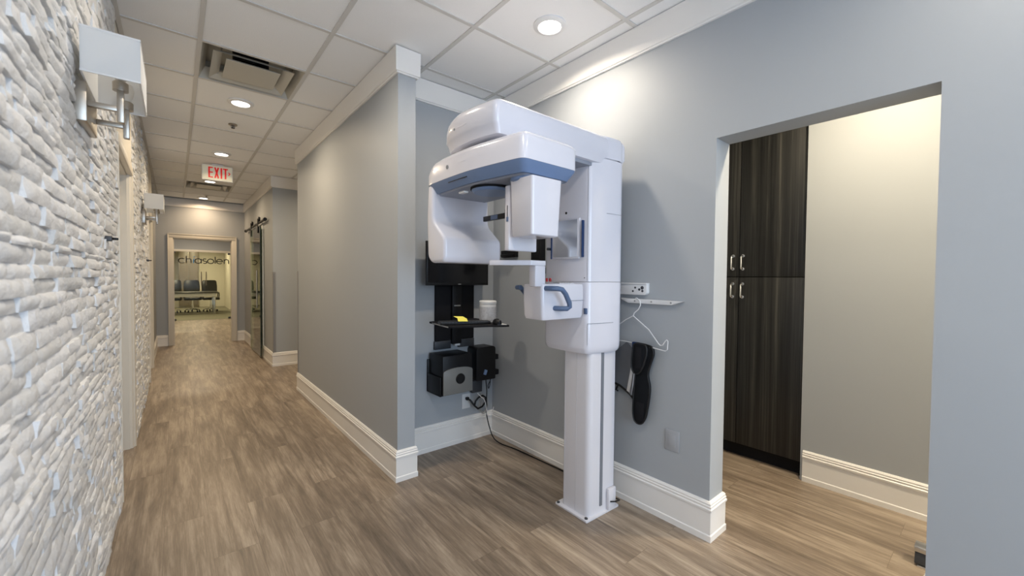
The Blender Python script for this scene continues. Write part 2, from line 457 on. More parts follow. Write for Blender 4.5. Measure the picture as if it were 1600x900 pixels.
# baseboards and crown
BP = [(0, 0), (0.017, 0), (0.017, 0.030), (0.013, 0.035), (0.013, 0.150), (0.018, 0.153), (0.019, 0.163), (0.014, 0.168), (0.016, 0.178), (0.012, 0.182), (0.013, 0.190), (0.007, 0.199), (0, 0.2)]
mainpath = [(3.0, 5.18), (1.085, 5.18), (1.085, 2.45), (1.205, 2.45), (1.205, 2.735), (RX, 2.735), (RX, 0.917), (2.2, 0.917), (2.2, 1.72)]
sweep(mainpath, BP, ['baseboard_partition']*3+['baseboard_alcove']*2+['baseboard_right']*3, 'trim', side=-1)
sweep([(2.2, -2.2), (2.2, 0.155), (RX, 0.155), (RX, -3.0)], BP, ['baseboard_right']*3, 'trim', side=-1)
sweep([(3.0, J), (1.085, J), (1.085, D0-0.07)], BP, ['baseboard_corridor']*2, 'trim', side=1)
sweep([(1.085, D1+0.07), (1.085, 9.85), (0.955, 9.85)], BP, ['baseboard_corridor']*2, 'trim', side=1)
sweep([(-0.115, 9.85), (LX, 9.85), (LX, O2[1]+0.08)], BP, ['baseboard_corridor']*2, 'trim', side=1)
sweep([(HX, 0.815), (HX, -2.2)], BP, ['baseboard_hall'], 'trim', side=-1)
CB = 2.588
CP = [(0, CB), (0.012, CB), (0.014, CB+0.006), (0.022, CB+0.010), (0.024, CZ), (0, CZ)]
sweep([(3.0, 5.18), (1.085, 5.18), (1.085, 2.45), (1.205, 2.45), (1.205, 2.735), (RX, 2.735), (RX, -3.0)], CP, ['trim_2']*3+['trim_3']*2+['trim_4'], 'trim', side=-1)
sweep([(3.0, J), (1.085, J), (1.085, 9.85), (LX, 9.85)], CP, ['trim_5']*3, 'trim', side=1)

# ------------------------------------------------------------------ stone cladding
def stone_panel(y0, y1, z1, name, seed, fine, label):
    rnd = random.Random(seed); b = bmesh.new(); tone = b.verts.layers.float.new('tone')
    z = 0.0
    while z < z1-0.005:
        h = rnd.choice((0.020, 0.026, 0.032, 0.038, 0.046)); h = min(h, z1-z)
        y = y0 - rnd.random()*0.0
        first = True
        while y < y1-0.004:
            L = rnd.uniform(0.05, 0.26)
            if first: L *= rnd.uniform(0.4, 1); first = False
            if y1-(y+L) < 0.05: L = y1-y
            dep = rnd.uniform(0.015, 0.028); tl = rnd.uniform(-0.004, 0.004); tz = rnd.uniform(-0.004, 0.003); t = rnd.random()
            nu = max(2, int(L/(0.020 if fine else 0.05))); nv = 3 if fine else 2
            g = []
            for i in range(nu+1):
                row = []
                for j in range(nv+1):
                    u, v = i/nu, j/nv
                    edge = min(1.0, min(u, 1-u)*L/0.006, min(v, 1-v)*h/0.005)
                    yy = y+u*L; zz = z+v*h
                    q = Vector((yy*22, zz*30, seed+t*9))
                    d = dep + tl*(u-0.5)*2 + tz*(v-0.5)*2 + 0.0045*noise.noise(q)+0.002*noise.noise(q*2.3)
                    d = d if edge > 0.5 else d-0.005
                    wob = 0.0025*noise.noise(Vector((yy*15, zz*15, 3.3)))
                    vt = b.verts.new((-0.268+max(0.003, d), min(max(yy+(wob if 0 < i < nu else 0), y0), y1), min(zz+(wob if 0 < j < nv else 0), z1))); vt[tone] = t
                    row.append(vt)
                g.append(row)
            for i in range(nu):
                for j in range(nv): b.faces.new((g[i][j], g[i+1][j], g[i+1][j+1], g[i][j+1]))
            # sides back to the wall
            ring = [g[i][0] for i in range(nu+1)]+[g[nu][j] for j in range(1, nv+1)]+[g[i][nv] for i in range(nu-1, -1, -1)]+[g[0][j] for j in range(nv-1, 0, -1)]
            back = []
            for vt in ring:
                q = b.verts.new((-0.2749, vt.co.y, vt.co.z)); q[tone] = t; back.append(q)
            n = len(ring)
            for k in range(n): b.faces.new((ring[k], back[k], back[(k+1) % n], ring[(k+1) % n]))
            y += L
        z += h
    bmesh.ops.recalc_face_normals(b, faces=b.faces[:])
    for f in b.faces: f.smooth = True
    for e in b.edges: e.smooth = not (len(e.link_faces) == 2 and e.calc_face_angle(0) > math.radians(38))
    me = bpy.data.meshes.new(name); b.to_mesh(me); b.free(); me.materials.append(M['stone'])
    o = bpy.data.objects.new(name, me); col.objects.link(o); ORIG[o.name] = Vector((0, 0, 0))
    return struct(o, label, 'stone wall')
stone_panel(-3.0, 0.6, CZ, 'wall_left_stone', 3, False, 'white split-face stone wall')
stone_panel(0.6, O1[0]-0.055, CZ, 'wall_left_stone', 5, True, 'white split-face stone wall in the foreground')
stone_panel(O1[1]+0.06, O2[0]-0.05, CZ, 'wall_left_stone', 11, False, 'white split-face stone between the two doors')
# smooth heads above the two doors, casings, doors
for i, (a, c) in enumerate((O1, O2)):
    struct(MB().box(LX, -0.25, a-0.055, c+0.06, 2.11, CZ).build('trim_%d' % (6+i), 'casing'))
    ms = MB()
    prof = [(0, 0), (0.014, 0.004), (0.02, 0.012), (0.02, 0.03), (0.03, 0.036), (0.034, 0.05), (0.034, 0.062), (0, 0.062)]
    def leg(y, s):   # moulded casing leg
        ms.prism([(-0.2745+0.4*0+d*1.0, y+s*t) for d, t in prof], 'z', 0, 2.06)
    leg(c-0.002, 1); leg(a+0.002, -1)
    ms.box(LX-0.0, -0.241, a-0.06, c+0.06, 2.055, 2.118, 0.004)
    # jamb lining with stop
    for y, s in ((c, -1), (a, 1)):
        y0, y1 = sorted((y, y+s*0.012)); ms.box(LX-0.129, LX+0.001, y0, y1, 0, 2.058)
        y0, y1 = sorted((y+s*0.012, y+s*0.024)); ms.box(LX-0.09, LX-0.05, y0, y1, 0, 2.046)
    ms.box(LX-0.129, LX+0.001, a, c, 2.046, 2.06)
    fr = ms.build('door_%d' % (i+1), 'casing', ang=25); struct(fr, 'cream cased doorway in the left wall', 'door')
    d = MB(); yb = a+0.014; yc = c-0.014
    d.box(LX-0.128, LX-0.092, yb, yc, 0.01, 2.044, 0.002)
    for z0, z1 in ((0.25, 0.95), (1.1, 1.9)):
        for (p, q, r_, t_) in ((yb+0.12, yc-0.12, z0, z0+0.02), (yb+0.12, yc-0.12, z1-0.02, z1), (yb+0.12, yb+0.14, z0, z1), (yc-0.14, yc-0.12, z0, z1)):
            d.box(LX-0.094, LX-0.087, p, q, r_, t_, 0.002)
    dl = d.build('door_leaf', 'trim', fr)
    h = MB(); h.lathe([(0.0, 0), (0.026, 0), (0.026, 0.008), (0.009, 0.012), (0.009, 0.045), (0.0, 0.045)], (LX-0.092, yc-0.07, 1.0), 16, 'x', False)
    h.tube([(LX-0.05, yc-0.07, 1.0), (LX-0.05, yc-0.12, 1.0), (LX-0.052, yc-0.18, 0.998)], 0.009, 8)
    h.build('door_handle', 'nickel', dl)
# small black flag levers beside each door
for y, z, lb in ((2.66, 1.478, 'small black flag lever on the stone wall before the nearer door'), (6.1, 1.473, 'small black flag lever on the stone wall before the farther door')):
    t = thing('signal_flag', lb, 'signal flag', (-0.245, y, z-0.03))
    MB().box(-0.262, -0.226, y-0.012, y+0.012, z-0.012, z+0.012, 0.003).build('bracket', 'dgrey', t)
    MB().box(-0.226, -0.205, y-0.004, y+0.004, z-0.006, z+0.006, 0.002).build('flag', 'black', t)

# ------------------------------------------------------------------ end cased opening
ms = MB()
E0, E1, EZ = -0.03, 0.87, 2.005
pf = [(0, 0), (0.02, 0.004), (0.02, 0.055), (0.012, 0.06), (0.012, 0.075), (0.018, 0.08), (0, 0.083)]
y = 9.8495
ms.box(E0-0.08, E0, y-0.02, y, 0, EZ+0.075, 0.004); ms.box(E1, E1+0.08, y-0.02, y, 0, EZ+0.075, 0.004)
ms.box(E0-0.08, E1+0.08, y-0.022, y, EZ, EZ+0.08, 0.004)
ms.box(E0-0.08, E0-0.066, y-0.028, y, 0, EZ+0.08, 0.003); ms.box(E1+0.066, E1+0.08, y-0.028, y, 0, EZ+0.08, 0.003)
ms.box(E0-0.08, E1+0.08, y-0.03, y, EZ+0.066, EZ+0.08, 0.003)
ms.box(E0, E0+0.012, y, 9.98, 0, EZ); ms.box(E1-0.012, E1, y, 9.98, 0, EZ); ms.box(E0, E1, y, 9.98, EZ-0.012, EZ)
struct(ms.build('door_3', 'casing'), 'cream cased opening at the end of the corridor', 'door')

# ------------------------------------------------------------------ glass front and its lettering
t = thing('glass_door', 'frameless double glass door at the far end, lettered across the top', 'door', (0.5, 15.08, 0))
GY = 15.08
for x0, x1 in ((-1.19, -0.28), (-0.27, 0.636), (0.644, 1.61)):
    MB().box(x0, x1, GY-0.006, GY+0.006, 0.012, 1.993).build('glass_panel', 'glass', t)
for x in (0.585, 0.70):
    ms = MB(); ms.tube([(x, GY-0.045, 1.02), (x, GY-0.045, 1.42)], 0.012, 10)
    for z in (1.08, 1.36): ms.tube([(x, GY-0.045, z), (x, GY-0.006, z)], 0.007, 8)
    ms.build('pull_handle', 'nickel', t)
for x in (-0.05, 1.29):
    MB().box(x-0.06, x+0.06, GY-0.018, GY+0.018, 0.004, 0.06, 0.003).build('patch_fitting', 'dgrey', t)
    MB().box(x-0.06, x+0.06, GY-0.018, GY+0.018, 1.945, 1.994, 0.003).build('patch_fitting', 'dgrey', t)
def text_obj(name, s, mat, parent, size, loc, rot, ext=0.001, sx=1.0, bold=0.0, spacing=1.0):
    c = bpy.data.curves.new(name, 'FONT'); c.body = s; c.size = size; c.extrude = ext; c.offset = bold; c.space_character = spacing
    o = bpy.data.objects.new(name, c); col.objects.link(o)
    bpy.context.view_layer.update()
    dg = bpy.context.evaluated_depsgraph_get(); me = bpy.data.meshes.new_from_object(o.evaluated_get(dg))
    bpy.data.objects.remove(o, do_unlink=True)
    o = bpy.data.objects.new(name, me); col.objects.link(o)
    me.transform(Matrix.Diagonal((sx, 1, 1, 1)))
    me.materials.clear(); me.materials.append(M[mat])
    wdt = max(v.co.x for v in me.vertices) if me.vertices else 0
    o.location = Vector(loc)-(ORIG[parent.name] if parent else Vector((0, 0, 0)))
    o.rotation_euler = rot; o.parent = parent; ORIG[o.name] = Vector((0, 0, 0))
    return o, wdt
FR = (math.radians(90), 0, 0)
# black and blue letters drawn as ribbons of constant stroke on the glass
LW = 0.014
def arc(cx, cz, r, a0, a1, n=22, sx=1.0):
    return [(cx+r*sx*math.cos(math.radians(a0+(a1-a0)*i/n)), cz+r*math.sin(math.radians(a0+(a1-a0)*i/n))) for i in range(n+1)]
def letter_mesh(strokes):
    ms = MB()
    for st in strokes: ms.tube([(x, GY-0.009, z) for x, z in st], LW*0.95, 6)
    return ms
zb, R = 1.668, 0.066; zc = zb+R
G = []
def o_(cx): return arc(cx, zc, R, 0, 360, 28, 1.12)
xs = 0.115
G.append(('c', [arc(xs+0.03, zc, R, 48, 312, 24, 1.12)]))
xs += 0.13
G.append(('h', [[(xs, zb), (xs, zb+0.205)], arc(xs+0.055, zc+0.011, 0.055, 180, 0, 14)+[(xs+0.11, zb)]]))
xs += 0.165
G.append(('i', [[(xs, zb), (xs-0.004, zb+0.07), (xs+0.012, zb+0.13)], [(xs+0.004, zb+0.18), (xs+0.028, zb+0.195)]]))
xs += 0.085
G.append(('a', [o_(xs+0.02), [(xs+0.02+R*1.12, zb), (xs+0.02+R*1.12, zb+2*R)]]))
xs += 0.155
sr = R/2
G.append(('s', [arc(xs+0.02, zb+1.5*R, sr, 40, 270, 14, 1.35)+arc(xs+0.02, zb+0.5*R, sr, 90, -140, 14, 1.35)]))
xs += 0.145
G.append(('o', [o_(xs+0.015)]))
xs += 0.125
G.append(('l', [[(xs, zb), (xs, zb+0.205)]]))
xs += 0.105
G.append(('e', [[(xs-0.07, zc), (xs+0.07, zc)]+arc(xs, zc, R, 0, 318, 26, 1.12)]))
xs += 0.115
G.append(('n', [[(xs, zb), (xs, zb+2*R)], arc(xs+0.055, zc+0.011, 0.055, 180, 0, 14)+[(xs+0.11, zb)]]))
for ch, st in G:
    letter_mesh(st).build('letter', 'logoblue' if ch == 'i' else 'logo', t, 'blue letter' if ch == 'i' else None)

# conference room
t = thing('conference_table', 'long dark-topped conference table behind the glass doors', 'table', (-0.3, 17.45, 0))
MB().box(-2.0, 1.12, 17.0, 18.1, 0.725, 0.76, 0.006).build('tabletop', 'leather', t)
MB().box(-1.95, 1.07, 17.08, 18.02, 0.60, 0.724, 0.004).build('apron', 'trim', t)
for x in (-1.9, 0.99):
    for y in (17.12, 17.92): MB().box(x, x+0.06, y, y+0.06, 0.0, 0.60, 0.004).build('leg', 'silver', t)
def chair_proto(x, y, rz, lb):
    t = thing('office_chair', lb, 'office chair', (0, 0, 0), 'office chairs round the conference table')
    MB().box(-0.25, 0.25, -0.24, 0.24, 0.43, 0.52, 0.03, 3).build('seat', 'leather', t)
    ms = MB()
    rings = []
    for z, wd, yy, th in ((0.55, 0.38, 0.20, 0.06), (0.70, 0.46, 0.22, 0.09), (0.92, 0.47, 0.25, 0.09), (1.09, 0.44, 0.28, 0.08), (1.14, 0.36, 0.285, 0.05)):
        rings.append([(wd/2*math.cos(a)*(1 if abs(math.cos(a)) < 0.7 else 1), yy+th/2*math.sin(a), z) for a in [2*math.pi*k/20 for k in range(20)]])
    ms.loft(rings); ms.build('backrest', 'leather', t)
    for s in (-1, 1):
        MB().tube([(s*0.225, 0.16, 0.50), (s*0.235, 0.14, 0.58), (s*0.235, 0.10, 0.68), (s*0.235, -0.12, 0.69), (s*0.235, -0.16, 0.60), (s*0.225, -0.14, 0.50)], 0.016, 8).build('armrest', 'black', t)
    MB().lathe([(0.028, 0.10), (0.028, 0.28), (0.02, 0.28), (0.02, 0.44)], (0, 0, 0), 14).build('gas_lift', 'chrome', t)
    ms = MB()
    for k in range(5):
        a = 2*math.pi*k/5+0.3; ms.tube([(0, 0, 0.115), (0.16*math.cos(a), 0.16*math.sin(a), 0.10), (0.215*math.cos(a), 0.215*math.sin(a), 0.075)], [0.024, 0.02, 0.014], 8)
    ms.build('base', 'chrome', t)
    for k in range(5):
        a = 2*math.pi*k/5+0.3; cx, cy = 0.215*math.cos(a), 0.215*math.sin(a)
        MB().lathe([(0.0, -0.02), (0.03, -0.02), (0.033, 0), (0.03, 0.02), (0.0, 0.02)], (cx, cy, 0.034), 12, 'x', False).build('castor', 'black', t)
    t.location = (x, y, 0); t.rotation_euler = (0, 0, rz)
    return t
ch0 = chair_proto(0.98, 18.45, 0.08, 'black leather office chair beyond the table, nearest its right end')
for x, y, rz, lb in ((0.46, 18.47, 0.05, 'black leather office chair beyond the table, left of the glass door pulls'),
                     (-0.08, 18.45, -0.05, 'black leather office chair at the left edge of the glass door view')):
    c = copy_tree(ch0, (x, y, 0), lb); c.rotation_euler = (0, 0, rz)
t = thing('side_cabinet', 'tall grey-brown panel behind the conference chairs', 'cabinet', (0.35, 21.1, 0))
MB().box(0.10, 0.72, 21.0, 21.39, 0.0, 2.6, 0.004).build('body', 'nickel', t)
MB().box(0.12, 0.40, 20.985, 21.0, 0.1, 2.55, 0.003).build('door', 'cabdoor', t); MB().box(0.41, 0.70, 20.985, 21.0, 0.1, 2.55, 0.003).build('door', 'cabdoor', t)

# ------------------------------------------------------------------ sliding glass door on the corridor wall
t = thing('sliding_glass_door', 'clear sliding glass door hung from a black rail in the corridor', 'door', (1.04, 8.1, 0))
MB().box(1.030, 1.042, 7.50, 8.60, 0.03, 2.10).build('glass_panel', 'gglass', t)
MB().box(1.029, 1.043, 7.488, 7.50, 0.03, 2.10).build('glass_edge', 'glassedge', t)
MB().tube([(1.045, 7.12, 2.165), (1.045, 9.25, 2.165)], 0.017, 12).build('rail', 'black', t)
for y in (7.12, 9.25): MB().lathe([(0.0, -0.02), (0.026, -0.02), (0.026, 0.02), (0.0, 0.02)], (1.045, y, 2.165), 14, 'y', False).build('rail_end', 'black', t)
for y in (7.3, 8.1, 9.0): MB().tube([(1.05, y, 2.165), (1.084, y, 2.165)], 0.010, 8).build('standoff', 'black', t)
for y in (7.66, 8.42):
    MB().lathe([(0.0, -0.012), (0.045, -0.012), (0.045, 0.012), (0.0, 0.012)], (1.045, y, 2.215), 18, 'x', False).build('wheel', 'black', t)
    MB().box(1.018, 1.028, y-0.03, y+0.03, 2.0, 2.23, 0.003).build('hanger', 'black', t)
MB().tube([(1.0, 7.60, 0.80), (1.0, 7.60, 1.40)], 0.011, 8).build('handle', 'silver', t)
ms = MB()
ms.box(1.07, 1.21, D0-0.07, D0, 0, 2.12, 0.003); ms.box(1.07, 1.21, D1, D1+0.07, 0, 2.12, 0.003); ms.box(1.07, 1.21, D0, D1, 2.05, 2.12, 0.003)
struct(ms.build('door_4', 'trim'), 'white casing behind the sliding glass door', 'door')
# white shelving inside that doorway
t = thing('shelf_unit', 'white shelf unit seen through the sliding glass door', 'shelves', (1.75, 8.06, 0))
ms = MB(); ms.box(1.6, 1.95, 7.45, 7.49, 0, 2.1); ms.box(1.6, 1.95, 8.60, 8.64, 0, 2.1); ms.box(1.93, 1.95, 7.49, 8.60, 0, 2.1); ms.build('body', 'trim', t)
for z in (0.3, 0.72, 1.14, 1.5, 1.86): MB().box(1.605, 1.93, 7.49, 8.60, z, z+0.03).build('shelf', 'trim', t)

# steel-grey corner guards
for a, lb in (((1.075, 5.172, 5.190), 'grey corner guard on the far edge of the partition'), ((1.075, J-0.010, J+0.03), 'grey corner guard on the corner beyond the side passage')):
    ms = MB(); ms.box(1.080, 1.0846, a[1]-0.02, a[2], 0.2, 1.37)
    if a[1] > 6: ms.box(1.080, 1.12, J-0.0046, J-0.0004, 0.2, 1.37)
    else: ms.box(1.080, 1.12, 5.1804, 5.1846, 0.2, 1.37)
    tag(ms.build('corner_guard', 'grey'), lb, 'corner guard', kind=None)

# ------------------------------------------------------------------ ceiling fittings
def downlight(x, y, lb, power, color=WARM, spread=160):
    t = thing('downlight', lb, 'ceiling light', (x, y, CZ-0.012), 'recessed round downlights')
    z = CZ
    MB().lathe([(0.062, z-0.001), (0.066, z-0.010), (0.082, z-0.008), (0.093, z-0.002), (0.093, z+0.007), (0.062, z+0.007)], (x, y, 0), 36, capped=False).build('trim_ring', 'white', t)
    MB().lathe([(0.0, z-0.003), (0.0635, z-0.003), (0.0635, z+0.003), (0.0, z+0.003)], (x, y, 0), 36, capped=False).build('lens', 'led', t)
    a = area('downlight_light', (0, 0, -0.003), (0, 0, 0), 0.12, 0.12, power, color, spread, 'DISK'); a.parent = t
    return t
downlight(0.43, 4.08, 'lit downlight in the corridor, nearest one beyond the large ceiling vent', 13)
downlight(0.43, 5.92, 'lit downlight in the corridor, between the sprinkler and the exit sign', 13)
downlight(0.42, 7.755, 'lit downlight just under the exit sign, before the small vent', 11, (1.0, 0.76, 0.48))
downlight(0.41, 9.50, 'lit downlight farthest down the corridor, above the cased opening', 9, (1.0, 0.72, 0.44))
downlight(1.652, 1.682, 'large lit downlight nearest the X-ray machine', 10.5, NEUT)
for x, y, lb in ((0.43, 2.26, 'over the open floor left of the X-ray machine'), (1.652, -0.15, 'in front of the doorway, beside the right wall'), (0.43, 0.42, 'over the camera side of the stone wall'),
                 (0.43, -1.4, 'near the rear window, on the stone wall side'), (1.652, -1.9, 'near the rear window, on the right wall side')):
    downlight(x, y, 'lit downlight '+lb, 5 if x > 1 else 9, NEUT)
for x, y, lb, p in ((2.56, 0.42, 'before the black cabinet past the doorway', 24), (2.66, -1.0, 'deeper in the room past the doorway', 24), (2.6, -1.8, 'added out of view to brighten the room past the doorway', 24)):  # the last of these is an added, unseen lamp that lifts the room's brightness
    downlight(x, y, 'lit downlight '+lb, p, (1.0, 0.84, 0.60))
for x, y, lb in ((0.43, 11.6, 'just beyond the cased opening'), (0.43, 13.8, 'right before the lettered glass doors')):
    t = downlight(x, y, 'lit downlight '+lb, 30); t.location.z = 2.738
for x, y, lb in ((0.0, 16.4, 'between glass doors and conference table'), (0.6, 19.8, 'behind the conference chairs'), (-1.4, 18.4, 'over the left half of the conference table')):
    t = downlight(x, y, 'lit downlight '+lb, 42, (1.0, 0.86, 0.60)); t.location.z = 2.738
downlight(1.65, 8.0+0.2, 'lit downlight behind the sliding glass door', 12)
downlight(2.1, 5.92, 'lit downlight in the side passage', 10)

def vent(v, lb):
    x0, x1, y0, y1 = v; x0 += 0.012; x1 -= 0.012; y0 += 0.012; y1 -= 0.012
    cx, cy = (x0+x1)/2, (y0+y1)/2
    t = thing('ceiling_vent', lb, 'air vent', (cx, cy, CZ-0.02), 'square ceiling air vents')
    def cone(s0, z0, s1, z1, nm, mt, th=0.003):
        # four sloping sides of a square cone, with thickness
        q = lambda s, z: [(cx-s, cy-s, z), (cx+s, cy-s, z), (cx+s, cy+s, z), (cx-s, cy+s, z)]
        ms = MB(); ms.loft([q(s0, z0), q(s1, z1), q(s1-th, z1+th), q(s0-th, z0+th), q(s0, z0)], cap=False)
        bmesh.ops.remove_doubles(ms.bm, verts=ms.bm.verts[:], dist=1e-5)
        return ms.build(nm, mt, t, ang=15)
    H = (x1-x0)/2
    cone(H, CZ+0.001, H-0.035, CZ+0.075, 'frame', 'vent')
    cone(0.232, CZ-0.004, 0.178, CZ+0.030, 'louvre', 'vent')
    ms = MB(); ms.loft([[(cx-s, cy-s, z), (cx+s, cy-s, z), (cx+s, cy+s, z), (cx-s, cy+s, z)] for s, z in ((0.158, CZ-0.006), (0.158, CZ-0.003), (0.13, CZ+0.015))], bev=0)
    ms.build('centre_plate', 'vent', t)
    ms = MB(); ms.lathe([(0.11, CZ+0.04), (0.11, CZ+0.25)], (cx, cy, 0), 28, capped=False); 
    ms.build('duct_collar', 'blackm', t)
    ms = MB(); ms.box(x0, x1, y0, y0+0.004, CZ+0.07, CZ+0.13); ms.box(x0, x1, y1-0.004, y1, CZ+0.07, CZ+0.13); ms.box(x0, x0+0.004, y0, y1, CZ+0.07, CZ+0.13); ms.box(x1-0.004, x1, y0, y1, CZ+0.07, CZ+0.13)
    ms.box(x0, x1, y0, y1, CZ+0.13, CZ+0.134); ms.build('back_pan', 'vent', t)
    for sx in (-1, 1):
        for sy in (-1, 1): MB().tube([(cx+sx*0.185, cy+sy*0.185, CZ+0.02), (cx+sx*0.185, cy+sy*0.185, CZ+0.128)], 0.004, 6).build('hanger_rod', 'silver', t)
    return t
vent(VENT1, 'large square stepped ceiling vent nearest the camera')
vent(VENT2, 'distant square ceiling vent behind the exit sign')
# sprinklers
for x, y, lb in ((0.433, 4.71, 'small dark sprinkler head between the first two corridor downlights'), (0.44, 9.15, 'small dark sprinkler head before the farthest downlight')):
    t = thing('sprinkler', lb, 'sprinkler', (x, y, CZ-0.03))
    MB().lathe([(0.0, CZ-0.004), (0.036, CZ-0.004), (0.036, CZ+0.004), (0, CZ+0.004)], (x, y, 0), 24, capped=False).build('escutcheon', 'nickel', t)
    ms = MB(); ms.lathe([(0.0, CZ-0.034), (0.014, CZ-0.034), (0.016, CZ-0.030), (0.005, CZ-0.026), (0.006, CZ-0.004), (0, CZ-0.004)], (x, y, 0), 16, capped=False)
    ms.box(x-0.015, x-0.011, y-0.003, y+0.003, CZ-0.031, CZ-0.004); ms.box(x+0.011, x+0.015, y-0.003, y+0.003, CZ-0.031, CZ-0.004)
    ms.build('head', 'dgrey', t)
# exit sign
t = thing('exit_sign', 'white exit sign with red letters hung from the corridor ceiling', 'exit sign', (0.43, 6.5, 2.535))
MB().box(0.267, 0.592, 6.50, 6.535, 2.533, 2.727, 0.004).build('housing', 'white', t)
MB().box(0.274, 0.585, 6.497, 6.501, 2.54, 2.72, 0.001).build('face_panel', 'exitface', t)
MB().box(0.37, 0.49, 6.49, 6.55, 2.727, CZ-0.0005, 0.003).build('canopy', 'white', t)
def stroke_letters():
    y0, y1 = 6.4935, 6.4972; z0, z1 = 2.565, 2.70; wv = 0.017
    def seg(a, b, wd=wv):
        a = Vector(a); b_ = Vector(b); d = (b_-a).normalized(); n_ = Vector((-d.y, d.x))*wd/2
        return [tuple(a-n_), tuple(b_-n_), tuple(b_+n_), tuple(a+n_)]
    E_ = MB(); x = 0.333
    E_.box(x, x+wv, y0, y1, z0, z1)
    for z in (z0, (z0+z1)/2-0.006, z1-0.014): E_.box(x+wv*0.9, x+0.048, y0, y1, z, z+0.014)
    X_ = MB(); x = 0.394
    X_.prism(seg((x+0.008, z0), (x+0.044, z1)), 'y', y0, y1); X_.prism(seg((x+0.044, z0), (x+0.008, z1)), 'y', y0+0.0003, y1)
    I_ = MB(); I_.box(0.461, 0.478, y0, y1, z0, z1)
    T_ = MB(); T_.box(0.505, 0.522, y0, y1, z0, z1-0.01); T_.box(0.487, 0.540, y0, y1, z1-0.015, z1)
    A_ = MB(); A_.prism(seg((0.545, 2.655), (0.562, 2.636), 0.010), 'y', y0, y1); A_.prism(seg((0.545, 2.617), (0.562, 2.638), 0.010), 'y', y0, y1)
    return (('letter', E_), ('letter', X_), ('letter', I_), ('letter', T_), ('arrow', A_))
for nm, q in stroke_letters(): q.build(nm, 'exitred', t)

# ------------------------------------------------------------------ wall sconces
def sconce(y0, lb, first=None):
    x0, x1, y1, z0, z1 = -0.228, -0.085, y0+0.38, 1.96, 2.10
    ym = (y0+y1)/2; fl = -0.235
    t = thing('wall_sconce', lb, 'wall lamp', (x0, ym, 1.80), 'box-shaded wall sconces')
    MB().box(-0.262, -0.222, y0+0.075, y1-0.075, 1.82, 1.95, 0.003).build('backplate', 'nickel', t)
    ms = MB(); th = 0.003
    ms.box(x0, x1, y0, y0+th, z0, z1); ms.box(x0, x1, y1-th, y1, z0, z1); ms.box(x1-th, x1, y0+th, y1-th, z0, z1); ms.box(x0, x0+th, y0+th, y1-th, z0, z1)
    ms.build('shade', 'shade', t)
    ms = MB(); e = 0.004
    for z in (z0, z1):
        ms.box(x0-0.001, x1+0.001, y0-0.001, y0+e, z-0.003, z+0.003); ms.box(x0-0.001, x1+0.001, y1-e, y1+0.001, z-0.003, z+0.003)
        ms.box(x1-e, x1+0.001, y0, y1, z-0.003, z+0.003); ms.box(x0-0.001, x0+e, y0, y1, z-0.003, z+0.003)
    ms.build('shade_rim', 'white', t)
    for yy in (y0+0.085, y1-0.085):
        a = MB(); a.box(-0.222, -0.132, yy-0.009, yy+0.009, 1.872, 1.890, 0.002); a.box(-0.150, -0.132, yy-0.013, yy+0.013, 1.835, 1.955, 0.002)
        arm = a.build('arm', 'nickel', t)
        xx = -0.141
        MB().lathe([(0.0, 1.945), (0.021, 1.945), (0.021, 1.972), (0.017, 1.976), (0, 1.976)], (xx, yy, 0), 20, capped=False).build('socket', 'nickel', arm)
        MB().lathe([(0.0, 1.976), (0.012, 1.978), (0.021, 1.998), (0.024, 2.02), (0.018, 2.042), (0.0, 2.052)], (xx, yy, 0), 20, capped=False).build('bulb', 'led2', arm)
    return t
M['led2'] = plain('unlit_white_bulb', (0.8, 0.78, 0.74, 1), 0.3)
sconce(1.88, 'square white shaded wall lamp on the near stone wall')
sconce(5.30, 'square white shaded wall lamp on the stone wall far down the corridor')

# ------------------------------------------------------------------ dental X-ray machine
t = thing('dental_xray_machine', 'tall white panoramic dental X-ray machine standing against the grey wall', 'X-ray machine', (1.82, 1.51, 0))
XM = t
def rr(poly, r=0.02, n=4):
    """round the corners of a polygon"""
    out = []; N = len(poly)
    for i in range(N):
        p0, p, p1 = Vector(poly[i-1]), Vector(poly[i]), Vector(poly[(i+1) % N])
        rad = r[i] if isinstance(r, (list, tuple)) else r
        a = (p0-p); c = (p1-p); la, lc = a.length, c.length
        if rad <= 0: out.append(tuple(p)); continue
        q = min(rad, la*0.48, lc*0.48); A = p+a.normalized()*q; C = p+c.normalized()*q
        for k in range(n+1):
            s = k/n; out.append(tuple((1-s)**2*A+2*s*(1-s)*p+s*s*C))
    return out
bp = MB().prism(rr([(1.683, 1.392), (1.96, 1.386), (1.96, 1.634), (1.69, 1.634)], 0.008), 'z', 0.0, 0.012, 0.002).build('base_plate', 'mcream', t)
for p in ((1.70, 1.41), (1.70, 1.617), (1.935, 1.402), (1.935, 1.617)):
    MB().lathe([(0.0, 0.0121), (0.009, 0.0121), (0.009, 0.018), (0.004, 0.020), (0.0, 0.020)], (p[0], p[1], 0), 12, capped=False).build('bolt', 'dgrey', bp)
ms = MB()
cp = rr([(1.712, 1.405), (1.93, 1.402), (1.93, 1.60), (1.712, 1.60)], [0.035, 0.006, 0.006, 0.02])
ms.prism(cp, 'z', 0.012, 0.96)
ms.build('column', 'mcream', t, ang=30)
MB().box(1.803, 1.822, 1.3985, 1.404, 0.05, 0.93).build('column_groove', 'strip', t)
for y in (1.500, 1.585): MB().box(1.711, 1.713, y-0.0008, y+0.0008, 0.014, 0.93).build('column_seam', 'seam', t)
MB().box(1.86, 1.925, 1.382, 1.402, 0.012, 0.13, 0.004).build('cable_cover', 'mcream', t)
MB().tube([(1.872, 1.381, 0.06), (1.90, 1.37, 0.055), (1.95, 1.375, 0.045), (1.975, 1.40, 0.03), (1.99, 1.46, 0.012), (2.02, 1.56, 0.008)], 0.004, 8).build('power_cable', 'black', t)

